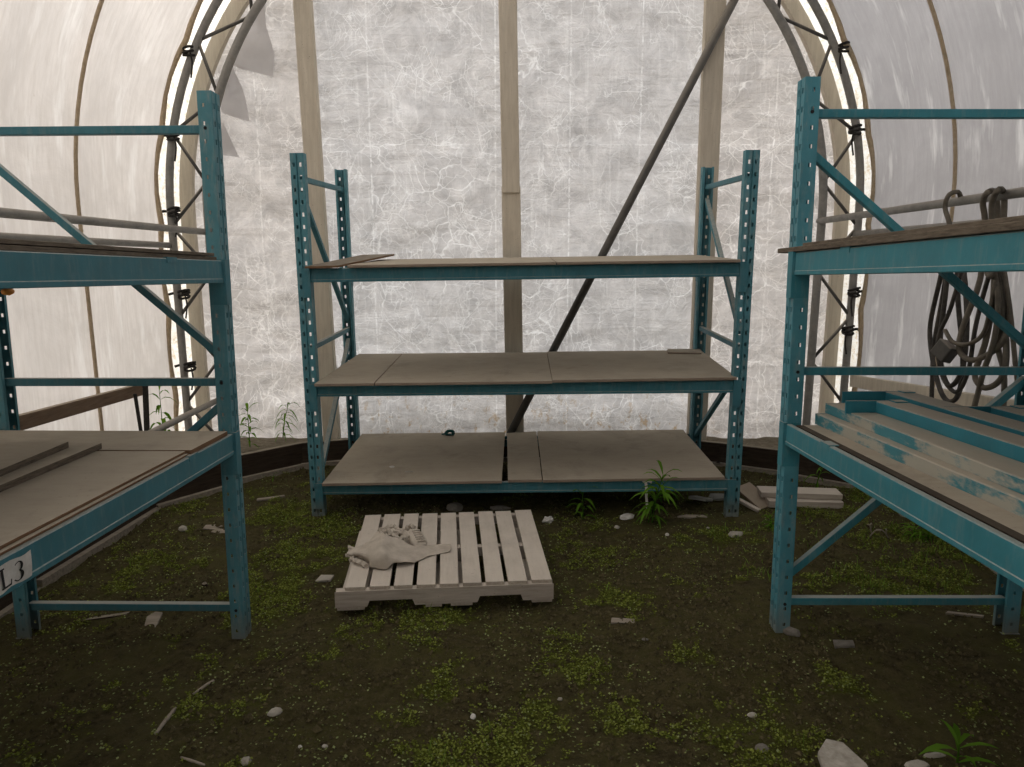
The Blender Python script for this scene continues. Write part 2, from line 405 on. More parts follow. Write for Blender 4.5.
for u, v, r, w in BL: p = atz(u, v, .07); BLW.append((p.x, p.y, r, w))
def mossf(x, y):
    b = 0*x
    for a, c, r, w in BLW: b = np.maximum(b, w*np.exp(-((x-a)**2+(y-c)**2)/(r*r)))
    n = fbm(x, y, 3.1, 5, 21); n2 = fbm(x, y, 11, 4, 31); n3 = fbm(x, y, 27, 3, 37)
    return np.clip(b*.70+(n-.5)*1.0+(n2-.5)*1.4+(n3-.5)*1.0+.04, 0, 1)
def lin(a, b, st): return list(np.arange(a, b, st))
xs = np.array(lin(-9, -3, .5)+lin(-3, -2.6, .08)+lin(-2.6, 2.6, .021)+lin(2.6, 3, .08)+lin(3, 9.1, .5))
ys = np.array(lin(-9, -1, .4)+lin(-1, 1.6, .08)+lin(1.6, 5.6, .021)+lin(5.6, 6.4, .1)+lin(6.4, 12, .6))
GX, GY = np.meshgrid(xs, ys); ZZ = gz(GX, GY)
nx, ny = len(xs), len(ys)
me = bpy.data.meshes.new('floor')
vv = np.stack([GX, GY, ZZ], -1).reshape(-1, 3)
idx = np.arange(nx*ny).reshape(ny, nx)
ff = np.stack([idx[:-1, :-1], idx[:-1, 1:], idx[1:, 1:], idx[1:, :-1]], -1).reshape(-1, 4)
me.from_pydata(vv.tolist(), [], ff.tolist()); me.materials.append(SOIL)
bk = me.attributes.new('bank', 'FLOAT', 'POINT'); bk.data.foreach_set('value', (~seg_inside(GX, GY, KERB_OUT)).reshape(-1).astype(np.float32))
at = me.attributes.new('moss', 'FLOAT', 'POINT'); at.data.foreach_set('value', mossf(GX, GY).reshape(-1).astype(np.float32))
me.polygons.foreach_set('use_smooth', [True]*len(me.polygons))
fl = bpy.data.objects.new('floor', me); COL.objects.link(fl)
struct(fl, 'bare dark soil floor with patches of green moss', 'ground')

# countless little plants: leaf quads scattered where the moss grows
def leaves(name, n, size, dens, mat, label, cat, lift=.004, tilt=.9, long=1., area=(-2.5, 2.5, 1.7, 5.35), thr=.5, blade=False):
    x = rng.uniform(area[0], area[1], n*6); y = rng.uniform(area[2], area[3], n*6)
    keep = (dens(x, y) > thr*rng.uniform(.75, 1.35, n*6)) & seg_inside(x, y); x = x[keep][:n]; y = y[keep][:n]; n = len(x)
    z = gz(x, y); sz = rng.uniform(size[0], size[1], n); az = rng.uniform(0, 2*PI, n)
    el = rng.uniform(.1, tilt, n) if not blade else rng.uniform(.6, 1.45, n)
    d = np.stack([np.cos(az)*np.cos(el), np.sin(az)*np.cos(el), np.sin(el)], -1)
    sd = np.stack([-np.sin(az), np.cos(az), 0*az], -1)
    up = np.cross(d, sd); b = np.stack([x, y, z+(rng.uniform(0, lift, n) if not blade else -.003)], -1); L = (sz*long)[:, None]; W = sz[:, None]*(.42 if not blade else .05)
    if blade: W = np.full_like(L, .0022)
    bend = np.array([0, 0, -1.])*L*(.18 if blade else .05)
    v = np.stack([b, b+d*L*.5+sd*W, b+d*L+bend, b+d*L*.5-sd*W], 1).reshape(-1, 3)
    f = np.arange(4*n).reshape(n, 4)
    me = bpy.data.meshes.new(name); me.from_pydata(v.tolist(), [], f.tolist()); me.materials.append(mat)
    a = me.attributes.new('tone', 'FLOAT', 'POINT'); a.data.foreach_set('value', np.repeat(rng.uniform(0, 1, n)**1.3, 4).astype(np.float32))
    o = bpy.data.objects.new(name, me); COL.objects.link(o); tag(o, label, cat, kind='stuff'); return o
leaves('moss_carpet', 70000, (.005, .013), mossf, MOSS, 'low green moss growing in patches over the dark soil', 'moss', lift=.012, thr=.52)
sd_d = lambda x, y: fbm(x, y, 4.3, 4, 51)*.55+(fbm(x, y, 16, 3, 57)-.5)*1.1+.17+mossf(x, y)*.30
leaves('tiny_seedlings', 12000, (.005, .013), sd_d, CLOVER, 'scattered tiny pale green seedlings sprouting from bare soil', 'seedlings', lift=.014, tilt=.6, thr=.52)
gr_d = lambda x, y: np.where((x > 1.1) & (y > 2.9), 1, .55)*(mossf(x, y)*.7+fbm(x, y, 5, 3, 77)*.45)
leaves('short_grass', 4200, (.03, .085), gr_d, GRASS, 'thin short grass blades beside and under the right rack', 'grass', thr=.55, blade=True)
# crumbs of soil
def crumbs(n):
    x = rng.uniform(-2.3, 2.3, n); y = rng.uniform(1.75, 5.2, n); k = (fbm(x, y, 3, 3, 91) > .47) & seg_inside(x, y); x, y = x[k], y[k]; z = gz(x, y); n = len(x)
    r = rng.uniform(.003, .011, n)*np.where(rng.uniform(0, 1, n) > .95, 1.7, 1)
    base = np.array([(1,0,0),(-1,0,0),(0,1,0),(0,-1,0),(0,0,1),(0,0,-1)], float); F = np.array([(0,2,4),(2,1,4),(1,3,4),(3,0,4),(2,0,5),(1,2,5),(3,1,5),(0,3,5)])
    v = base[None]*rng.uniform(.5, 1.3, (n, 6, 1))*r[:, None, None]+np.stack([x, y, z+r*.2], -1)[:, None]
    f = F[None]+6*np.arange(n)[:, None, None]
    me = bpy.data.meshes.new('soil_crumbs'); me.from_pydata(v.reshape(-1, 3).tolist(), [], f.reshape(-1, 3).tolist()); me.materials.append(CLOD)
    o = bpy.data.objects.new('soil_crumbs', me); COL.objects.link(o); tag(o, 'loose dark crumbs of soil scattered over the floor', 'soil', kind='stuff')
crumbs(26000)

# ------------------------------------------------------------------ fabric building
XC, ZS = .02, 1.95
def arch(R, n=40, zb=.05, spring=8, rz=None):
    rz = rz or R
    """left foot -> crown -> right foot, (x, z)"""
    a = [(XC-R, zb+(ZS-zb)*i/spring) for i in range(spring)]
    b = [(XC-R*math.cos(PI*i/n), ZS+rz*math.sin(PI*i/n)) for i in range(n+1)]
    c = [(XC+R, ZS-(ZS-zb)*(i+1)/spring) for i in range(spring)]
    return a+b+c
RS = 2.535
prof = arch(RS, 60, .06, 22)
h = len(prof)//2
def shell(name, pts, mat, label):
    yy = lin(-6, 0, .5)+lin(0, 5.19, .06)+[5.19]; b = MB(); n = len(yy)
    vs = []
    for i, (x, z) in enumerate(pts):
        for y in yy:
            t = (y-5.15)/.85; sag = .028*math.sin(PI*(t % 1))**2
            w = (float(vnoise(np.array(y*2.1), np.array(z*1.3+x)))-.5)*.035+(float(vnoise(np.array(y*7), np.array(z*2+x), 4))-.5)*.008
            q_ = min(max((y-4.93)/.26, 0), 1); r = Vector((x-XC, 0, max(z-ZS, 0))).normalized()*((sag+w)*(1-q_)-.058*q_*q_*(3-2*q_))
            vs.append((x+r.x, y, z+r.z))
    fs = [(i*n+j, i*n+j+1, (i+1)*n+j+1, (i+1)*n+j) for i in range(len(pts)-1) for j in range(n-1)]
    return struct(b.add(vs, fs).build(name, mat, smooth=True), label, 'wall')
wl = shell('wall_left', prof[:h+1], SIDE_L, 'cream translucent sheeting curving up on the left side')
wr = shell('wall_right', prof[h:], SIDE_R, 'translucent sheeting curving up on the right side, shade put into its grey tint')
# sewn hems along the arch line, with scallops between the lashings
def hem(y, R, r, par, left, name='hem', amp=.0, wave=.62):
    p = arch(R, 60, .1, 22); k = len(p)//2; p = p[:k+1] if left else p[k:][::-1]
    pts = []; s = 0; last = None
    for x, z in p:
        if last: s += math.hypot(x-last[0], z-last[1])
        last = (x, z); d = amp*abs(math.sin(PI*(s-2.40)/wave)); n = Vector((x-XC, 0, max(z-ZS, 0))).normalized()
        pts.append((x+n.x*d, y, z+n.z*d))
    MB().tube(pts, r, 6).build(name, HEM, par, smooth=True)
for par, lf in ((wl, True), (wr, False)):
    hem(5.175, 2.452, .018, par, lf, 'hem_rope', .03)
    hem(4.30, 2.512, .0125, par, lf, 'seam_strip')
    hem(2.6, 2.512, .0125, par, lf, 'seam_strip')
# flap between side sheet and gable hoop
def flap(name, left, lab):
    p = arch(2.42, 60, .15, 30); k = len(p)//2; p = p[:k+1] if left else p[k:]
    b = MB(); n = 9; vs = []
    for i, (x, z) in enumerate(p):
        for j in range(n):
            t = j/(n-1); w = (float(vnoise(np.array(i*.8), np.array(j*.6), 7))-.5)*.03
            nn = Vector((x-XC, 0, max(z-ZS, 0))).normalized(); d = .058*(1-t)-.03*t+w*min(1, 4*t)
            vs.append((x+nn.x*d, 5.19+.345*t, z+nn.z*d))
    fs = [(i*n+j, i*n+j+1, (i+1)*n+j+1, (i+1)*n+j) for i in range(len(p)-1) for j in range(n-1)]
    struct(b.add(vs, fs).build(name, FLAP, smooth=True), lab, 'wall')
flap('trim_1', True, 'bright stained cream flap closing the left gable edge')
flap('trim_2', False, 'bright stained cream flap closing the right gable edge')
# gable sheet with real folds
def gableY(X, Z):
    Y = 5.525+(fbm(X, Z, 1.3, 4, 3)-.5)*.09
    rid = 1-np.abs(fbm(X+.5*fbm(X, Z, 1.1, 2, 8), Z, 2.6, 3, 14)-.5)*2
    Y = Y-.049*np.clip(rid-.75, 0, 1)
    hor = fbm(X*.35, Z*3.1, 1.2, 4, 40)-.5
    return Y+hor*.075*np.where(np.abs(X) > 1.35, 1, .4)-.05*np.exp(-((Z-.24)/.12)**2)
def gable():
    b = MB(); NX, NZ = 190, 150; vs = []
    zt = ZS+2.45
    zz = np.linspace(.24, zt-.01, NZ)
    half = np.where(zz < ZS, 2.45, np.sqrt(np.maximum(2.45**2-(zz-ZS)**2, 1e-4)))
    U = np.linspace(-1, 1, NX)
    X = XC+half[:, None]*U[None]; Z = np.repeat(zz[:, None], NX, 1)
    Y = gableY(X, Z)
    vs = np.stack([X, Y, Z], -1).reshape(-1, 3).tolist()
    fs = [(i*NX+j, i*NX+j+1, (i+1)*NX+j+1, (i+1)*NX+j) for i in range(NZ-1) for j in range(NX-1)]
    return b.add(vs, fs).build('wall_back', TARP, smooth=True)
wb = struct(gable(), 'white wrinkled translucent sheet closing the end of the shelter', 'wall')
# unseen opaque end behind the camera, added dark to dim the foreground
b = MB(); p = arch(RS, 40, .0, 6); b.add([(x, -6, z) for x, z in p], [tuple(range(len(p)))])
struct(b.build('wall_front', mat_simple('unseen_dark_end', (.10, .095, .09), (.14, .13, .12), 3), None), 'unseen shelter end behind the viewer, made dark to dim the foreground', 'wall')
# grey triangular doubled patches of sheet on the gable
for pts, lab in (([(272,52),(264,24),(250,8),(262,-20),(225,62),(240,68),(272,76)], 'topmost grey triangular patch of doubled sheet beside the left arch'),
                 ([(232,66),(241,88),(248,121),(220,112),(214,80)], 'middle grey triangular patch of doubled sheet behind left rack post'),
                 ([(222,122),(230,140),(238,157),(219,154),(213,130)], 'lowest small grey triangular patch beside the left rack post')):
    P = [aty(u, v, 5.49) for u, v in pts]; c = sum(P, Vector())/len(P); P.sort(key=lambda q: math.atan2(q.z-c.z, q.x-c.x))
    b = MB(); n = len(P); E_ = []
    for a_, q_ in zip(P, P[1:]+P[:1]): E_ += [a_.lerp(q_, k/6) for k in range(6)]
    m_ = len(E_); vs = [c+(q-c)*(r/8) for r in range(1, 9) for q in E_]+[c]
    vs = [Vector((q.x, float(gableY(np.array([q.x]), np.array([q.z]))[0])-.006, q.z)) for q in vs]
    fs = [(r*m_+k, r*m_+(k+1) % m_, (r+1)*m_+(k+1) % m_, (r+1)*m_+k) for r in range(7) for k in range(m_)]+[((k+1) % m_, k, 8*m_) for k in range(m_)]
    o = b.add(vs, fs).build('sheet_patch', PATCH, origin=c, smooth=True)
    tag(o, lab, 'patch', 'doubled patches on the gable sheet')

# arch truss
def arclen(R, s):
    """point at arc length s from the left foot (z=.1)"""
    L1 = ZS-.1
    if s < L1: return (XC-R, .1+s)
    a = (s-L1)/R
    if a <= PI: return (XC-R*math.cos(a), ZS+R*math.sin(a))
    return (XC+R, ZS-(s-L1-PI*R))
tr = empty('arch_truss', loc=(XC, 5.2, .1))
tag(tr, 'grey steel double tube arch truss spanning in front of the end sheet', 'truss')
def off(b): b.v = [(x-XC, y-5.2, z-.1) for x, y, z in b.v]; return b
RO, RI = 2.395, 2.14
off(MB().tube([(x, 5.2, z) for x, z in arch(RO, 64, .06, 10)], .027, 10)).build('outer_chord', STEEL, tr, True)
off(MB().tube([(x, 5.2, z) for x, z in arch(RI, 64, .06, 10, 2.20)], .029, 10)).build('inner_chord', STEEL, tr, True)
tot_o = 2*(ZS-.1)+PI*RO; tot_i = 2*(ZS-.1)+PI*RI
K = 18
for side in (0, 1):
    for k in range(-3, 5):
        so = 2.38+.63*k; 
        if so < .12: continue
        for d in (-.315, .315):
            q = so+d
            if q < .1: continue
            # inner point sits on the same radius line
            po = arclen(RO, so); L1 = ZS-.1
            si = q if q < L1 else L1+(q-L1)*RI/RO
            pi_ = arclen(RI, si); pi_ = (pi_[0], ZS+(pi_[1]-ZS)*2.20/RI if pi_[1] > ZS else pi_[1])
            if so > tot_o/2+.1: continue
            a, c = Vector((po[0], 5.2, po[1])), Vector((pi_[0], 5.2, pi_[1]))
            if side: a.x = 2*XC-a.x; c.x = 2*XC-c.x
            off(MB().tube([a, c], .0115, 6)).build('web_brace', STEEL_D, tr, True)
# gable hoop behind the truss
hp = empty('gable_hoop', loc=(XC, 5.42, .1)); tag(hp, 'flat beige timber hoop carrying the edge of the end sheet', 'hoop')
b = MB(); po = arch(2.405, 64, .2, 10); pi_ = arch(2.315, 64, .2, 10); n = len(po)
vs = [(x-XC, y-5.42, z-.1) for y in (5.37, 5.42) for pr in (po, pi_) for x, z in pr]
fs = []
for i in range(n-1):
    fs += [(i, i+1, n+i+1, n+i), (2*n+i, 3*n+i, 3*n+i+1, 2*n+i+1), (i, 2*n+i, 2*n+i+1, i+1), (n+i, n+i+1, 3*n+i+1, 3*n+i)]
b.add(vs, fs).build('hoop_board', POSTW, hp)
# long pipes along the sides
for x, zn, zf, y0, y1, r, lab in ((-2.15, 1.90, 1.815, -4, 5.22, .022, 'upper grey steel pipe running along the left side sheet'),
                         (-2.395, 1.82, 1.722, -4, 5.22, .021, 'second grey steel pipe just below, nearer the left sheet'),
                         (2.15, 2.0, 1.89, -4, 5.22, .022, 'upper grey steel pipe on the right carrying the hose loops'),
                         (2.40, 1.90, 1.80, -4, 5.22, .021, 'second grey steel pipe low behind the right upper shelf'),
                         (-2.15, .66, .611, 3.2, 5.26, .021, 'low grey steel pipe sloping behind the left lower shelf')):
    zz = lambda y: zf+(zn-zf)*(5.2-y)/5.2
    o = MB().tube([(x, y0, zz(y0)), (x, (y0+y1)/2, zz((y0+y1)/2)), (x, y1, zz(y1))], r, 10).build('steel_pipe', STEEL, smooth=True, origin=(x, y1, zf)); tag(o, lab, 'pipe')
# lashings between hem rope and outer chord
def lash(u, v, lab, side, ln=.11):
    p = aty(u, v, 5.19); b = MB(); c = Vector(p); e = empty('rope_lashing', loc=c); tag(e, lab, 'rope')
    k = MB()
    for j in range(3):
        cc = Vector((.0, 0, -.02+.02*j)); k.tube([cc+Vector((.036*math.cos(t), .036*math.sin(t), .01*math.sin(t+j))) for t in np.linspace(0, 2*PI, 13)[:-1]], .0085, 6, True)
    k.build('knot', ROPE, e, True)
    t = MB(); s = -1 if side == 'l' else 1
    t.tube(spline([(.03*s, 0, 0), (.07*s, .01, .006), (ln*s, 0, -.004)], 4), [.010]*9, 6); t.build('tie', ROPE, e, True)
    t = MB().tube(spline([(-.02*s, -.03, -.01), (-.03*s, -.035, -.08), (-.012*s, -.03, -.17)], 4), .006, 5); t.build('loose_end', ROPE, e, True)
for u, v, d in ((189, 52, 'uppermost'), (173, 136, 'second from top'), (174, 212, 'third from top'), (184, 294, 'fourth from top'), (190, 366, 'lowest')):
    lash(u, v, f'{d} black rope lashing on the left arch tube', 'l')
for u, v, d in ((843, 48, 'uppermost'), (855, 130, 'second from top'), (854, 292, 'third from top'), (848, 330, 'lowest')):
    lash(u, v, f'{d} black rope lashing on the right arch tube', 'r', .08)

# posts carrying the gable sheet and the slanting tube
def post_(x, xb, w, d, lab, splice=None):
    b = MB(); zb, zt = .25, ZS+math.sqrt(2.3**2-(x-XC)**2)
    y0 = 5.365
    def sl(z): return x+(xb-x)*(zt-z)/(zt-zb)
    e = empty('timber_post', loc=(xb, y0, zb)); tag(e, lab, 'post')
    def seg(z0, z1, w, y0, nm):
        m = MB(); a, c = sl(z0)-xb, sl(z1)-xb
        vs = [(a-w/2, y0-5.365, z0-zb), (a+w/2, y0-5.365, z0-zb), (a+w/2, y0-5.365+d, z0-zb), (a-w/2, y0-5.365+d, z0-zb), (c-w/2, y0-5.365, z1-zb), (c+w/2, y0-5.365, z1-zb), (c+w/2, y0-5.365+d, z1-zb), (c-w/2, y0-5.365+d, z1-zb)]
        m.add(vs, ((3,2,1,0),(4,5,6,7),(0,1,5,4),(1,2,6,5),(2,3,7,6),(3,0,4,7))).build(nm, POSTW, e, bev=.006)
    if splice: seg(zb, splice+.05, w, y0, 'lower_timber'); seg(splice, zt, w*.94, y0-.02, 'upper_timber')
    else: seg(zb, zt, w, y0, 'timber')
post_(-1.445, -1.375, .122, .072, 'beige timber post against the end sheet, left of three')
post_(-.045, .025, .135, .072, 'beige spliced timber post in the middle of the end sheet', 2.09)
post_(1.395, 1.41, .14, .072, 'beige timber post against the end sheet, right of three')
a, c = aty(510, 434, 5.325), aty(760, -50, 5.325)
o = MB().tube([a, (a+c)/2, c], .029, 12).build('slanting_pole', STEEL_D, smooth=True, origin=a); tag(o, 'dark steel pole leaning diagonally across the white end sheet', 'pole')

# timber edging boards around the soil
lab = {2: 'long dark edging board under the left rack, nearest the front', 3: 'dark edging board on the left behind the left rack', 4: 'dark edging board seen between left rack and middle rack, left piece', 5: 'dark edging board just behind the middle rack left posts',
       6: 'dark edging board behind the middle rack, left half', 7: 'dark edging board behind the middle rack, right half', 8: 'dark edging board just behind the middle rack right posts', 9: 'dark edging board seen right of the middle rack', 10: 'dark edging board passing behind the right rack front post', 11: 'dark edging board under the right rack far side', 12: 'dark edging board along the right sheet, front piece', 1: 'dark edging board along the left sheet, front piece'}
for i in range(1, 13):
    (x0, y0), (x1, y1) = CURBP[i], CURBP[i+1]
    p, q = Vector((x0, y0, 0)), Vector((x1, y1, 0)); d = (q-p).normalized(); nrm = Vector((-d.y, d.x, 0)); mid = (p+q)/2
    zb = min(G(mid.x+nrm.x*k, mid.y+nrm.y*k) for k in (-.08, -.06))-.02; zb = min(zb, .08)-.03
    e = empty('edging_board', loc=(mid.x, mid.y, zb)); tag(e, lab[i], 'board')
    Mx = Matrix.Translation(-Vector((mid.x, mid.y, zb)))
    b = MB(); a = p-d*.01; c = q+d*.01
    pts = [a, c, c+nrm*.045, a+nrm*.045]
    b.add([(v.x, v.y, z) for z in (zb, .282) for v in pts], ((3,2,1,0),(4,5,6,7),(0,1,5,4),(1,2,6,5),(2,3,7,6),(3,0,4,7)))
    b.v = [tuple(Mx @ Vector(v)) for v in b.v]; b.build('plank', CURB, e, bev=.006)
    b = MB(); pts = [a-nrm*.035, c-nrm*.035, c+nrm*.001, a+nrm*.001]
    b.add([(v.x, v.y, z) for z in (zb, zb+.085) for v in pts], ((3,2,1,0),(4,5,6,7),(0,1,5,4),(1,2,6,5),(2,3,7,6),(3,0,4,7)))
    b.v = [tuple(Mx @ Vector(v)) for v in b.v]; b.build('base_strip', CHIP, e)
# rails bolted to the side sheets
def rail(p, q, hgt, th, mt, lab):
    p, q = Vector(p), Vector(q); o = MB().bar(p, q, th, hgt).build('timber_rail', mt, origin=(p+q)/2, bev=.004); tag(o, lab, 'board'); return o
rail((-2.37, 1.5, .975), (-2.37, 4.60, .815), .075, .035, BROWN, 'brown timber rail slanting along the left sheet behind the rack')
rail((2.43, 1.5, 1.13), (2.43, 5.12, .772), .085, .035, POSTW, 'pale timber rail slanting along the right sheet behind stored beams')
# two black stakes by the left rail
for u0, u1, lb in ((135, 141, 'thin black stake leaning by the left timber rail end'), (145, 147, 'thicker black stake upright at the left timber rail end')):
    a, c = atx(u0, 394 if u0 == 135 else 378, -2.3), atx(u1, 432, -2.3)
    c2 = c+(c-a)*1.2
    o = MB().bar(a, c2, .018 if u0 == 135 else .032, .012).build('black_stake', ROPE, origin=c2); tag(o, lb, 'stake')

# ------------------------------------------------------------------ racks
HP = .068
def post_mesh(mb, o, u, n, H, PD=.055):
    o, u, n = Vector(o), Vector(u), Vector(n); z = Vector((0, 0, 1))
    def P(a, b, h): return o+u*a+n*b+z*h
    rows = [0.]; k = 0; hz = HP*.55
    while hz+HP*.4 < H: rows += [hz-.011, hz+.011]; hz += HP
    rows.append(H)
    # profile of the web: (u, n) with a shallow central groove
    web = [(0, 0), (.013, 0), (.025, 0), (.032, 0), (.035, -.007), (.040, -.007), (.043, 0), (.050, 0), (.062, 0), (.075, 0)]
    holes = {1, 7}
    for i in range(len(web)-1):
        (a, b), (c, d) = web[i], web[i+1]
        if i in holes:
            for j in range(0, len(rows)-1, 2): mb.quad(P(a, b, rows[j]), P(c, d, rows[j]), P(c, d, rows[j+1]), P(a, b, rows[j+1]))
        else: mb.quad(P(a, b, 0), P(c, d, 0), P(c, d, H), P(a, b, H))
    for U, q in ((0, 1), (PW, -1)):
        fl = [0, -.026, -.037, -PD]
        for i in range(3):
            if i == 1:
                r = [0.]; hz = HP*.55
                while hz+HP*.4 < H: r += [hz-.0075, hz+.0075]; hz += HP
                r.append(H)
                for j in range(0, len(r)-1, 2): mb.quad(P(U, fl[i], r[j]), P(U, fl[i+1], r[j]), P(U, fl[i+1], r[j+1]), P(U, fl[i], r[j+1]))
            else: mb.quad(P(U, fl[i], 0), P(U, fl[i+1], 0), P(U, fl[i+1], H), P(U, fl[i], H))
        mb.quad(P(U, -PD, 0), P(U+q*.014, -PD, 0), P(U+q*.014, -PD, H), P(U, -PD, H))
def make_post(root, o, u, n, H, mat):
    b = MB(); post_mesh(b, (0, 0, 0), u, n, H)
    ob = b.build('post', mat, root, solid=.003); ob.location = o
    f = MB(); U, N = Vector(u), Vector(n)
    cs = [U*a+N*c for a, c in ((-.006, .006), (PW+.006, .006), (PW+.006, -PD-.006), (-.006, -PD-.006))]
    f.add([(c.x, c.y, z) for z in (-.012, -.002) for c in cs], ((3,2,1,0),(4,5,6,7),(0,1,5,4),(1,2,6,5),(2,3,7,6),(3,0,4,7)))
    f.build('foot_plate', mat, ob)
    return ob
def brace(root, name, p, q, mat, w=.030, h=.030):
    MB().bar(p, q, w, h).build(name, mat, root, bev=.003)
def beam(root, ax, p, q, zl, zr, H, outn, mat, name='beam', clip=None, holes=True):
    """step beam from p to q (local xy of its outer face), bottom height zl..zr, outn = outward normal of the face"""
    p, q, N = Vector((*p, 0)), Vector((*q, 0)), Vector((*outn, 0)); d = (q-p).normalized()
    def P(t, n, z): 
        zb = zl+(zr-zl)*t; return p+(q-p)*t+N*n+Vector((0, 0, zb+z))
    b = MB()
    pr = [(0, 0), (.0025, .002), (.0025, H*.17), (0, H*.20), (0, H-.003), (-.003, H), (-.018, H), (-.018, H-.0195), (-.046, H-.0195), (-.048, H-.023), (-.048, 0)]
    n = len(pr); vs = [P(t, a, z) for t in (0, 1) for a, z in pr]
    b.add(vs, [tuple(range(n)), tuple(range(2*n-1, n-1, -1))]+[(i, (i+1) % n, n+(i+1) % n, n+i) for i in range(n)])
    ob = b.build(name, mat, root)
    for t, s in ((0, -1), (1, 1)):
        c = MB(); e = P(t, 0, 0)
        def Q(l, nn, z): return e+d*(s*l)+N*nn+Vector((0, 0, z))
        # plate over the web of the post, and the leg against its flange
        for l0, l1, n0, n1 in ((.002, .046, .006, .011), (-.002, .003, -.055, .011)):
            vs = [Q(l, nn, z) for z in (-.088, H+.004) for l, nn in ((l0, n0), (l1, n0), (l1, n1), (l0, n1))]
            c.add(vs, ((3,2,1,0),(4,5,6,7),(0,1,5,4),(1,2,6,5),(2,3,7,6),(3,0,4,7)))
        c.build('connector', mat, ob)
    return ob

def middle_rack():
    r = empty('pallet_rack', MID); tag(r, 'teal steel pallet rack facing the viewer against the white end sheet', 'rack', 'teal pallet racks')
    w, D, H = MW/2, MD_, 2.1397
    for x, s in ((-w, 0), (w-PW, 0)):
        make_post(r, (x, 0, 0), (1, 0, 0), (0, -1, 0), H, POST_M); make_post(r, (x, D, 0), (1, 0, 0), (0, 1, 0), H, POST_M)
    xl, xr = -w+PW/2, w-PW/2; a, c = .045, D-.045
    for x in (xl, xr):
        brace(r, 'strut', (x, a, 2.005), (x, c, 2.005), BLUE); brace(r, 'strut', (x, a, 1.035), (x, c, 1.03), BLUE); brace(r, 'strut', (x, a, .13), (x, c, .13), BLUE)
    brace(r, 'diagonal_brace', (xl, a, 1.93), (xl, c, 1.10), BLUE); brace(r, 'diagonal_brace', (xl, c, .955), (xl, a, .20), BLUE)
    brace(r, 'diagonal_brace', (xr, c, 1.92), (xr, a, 1.12), BLUE); brace(r, 'diagonal_brace', (xr, a, .90), (xr, c, .24), BLUE)
    for zl, zr, hh in ((1.4249, 1.4492, .080), (.7526, .7726, .074), (.141, .1676, .070)):
        beam(r, 0, (-w+PW, -.003), (w-PW, -.003), zl, zr, hh, (0, -1), BLUE)
        beam(r, 0, (-w+PW, D+.003), (w-PW, D+.003), zl, zr, hh, (0, 1), BLUE)
    return r
def side_rack(M, s, H, zu, zl, zt, zm, zs, bd, flip, mat, label):
    r = empty('pallet_rack', M); tag(r, label, 'rack', 'teal pallet racks')
    for y in (0, -SL-PW):
        pm_ = POST_M if s < 0 else POST_R; make_post(r, (0, y, 0), (0, 1, 0), (-s, 0, 0), H, pm_); make_post(r, (s*SW, y, 0), (0, 1, 0), (s, 0, 0), H, pm_)
        yy = y+PW/2; a, c = s*.045, s*(SW-.045)
        for z in (zt, zm, zs): brace(r, 'strut', (a, yy, z), (c, yy, z), mat, .032, .032)
        if flip:   # left: falls towards the aisle
            brace(r, 'diagonal_brace', (c, yy, zt-.085), (a, yy, 1.235), mat); brace(r, 'diagonal_brace', (a, yy, 1.03), (c, yy, .25), mat)
        else:
            brace(r, 'diagonal_brace', (a, yy, 1.925), (c, yy, 1.18), mat); brace(r, 'diagonal_brace', (a, yy, .235), (c, yy, 1.055), mat)
        for z in (zt, zm, zs):
            b = MB(); b.tube([(s*.03, y-.004, z), (s*.03, y+.004, z)], .007, 6); b.build('bolt', INK, r)
    bs = []
    for z in (zu, zl):
        bs.append(beam(r, 1, (-s*.003, 0), (-s*.003, -SL), z, z, bd, (-s, 0), mat))
        beam(r, 1, (s*SW+s*.003, 0), (s*SW+s*.003, -SL), z, z, bd, (s, 0), mat)
    for z in (zu, zl):        # small safety clip hooked over the beam near the far post
        pb = bs[0 if z == zu else 1]
        c = MB(); y = -.42 if z == zu else -.36
        c.box((-s*.001-.004, y-.035, z+bd-.016), (-s*.001+.004, y+.035, z+bd+.003)); c.box((min(-s*.004, s*.03), y-.035, z+bd), (max(-s*.004, s*.03), y+.035, z+bd+.0035)); c.build('safety_clip', mat, pb)
    return r, bs
mr_ = middle_rack()
lr, lbs = side_rack(LFT, -1, 2.2674, 1.5285, .8196, 2.1278, 1.1213, .1311, .0889, True, BLUE, 'teal steel pallet rack on the left with a white L3 tag')
rr, rbs = side_rack(RGT, 1, 2.1914, 1.4628, .7949, 2.0658, 1.0867, .1259, .0851, False, BLUE_R, 'teal steel pallet rack on the right with spare beams on it')

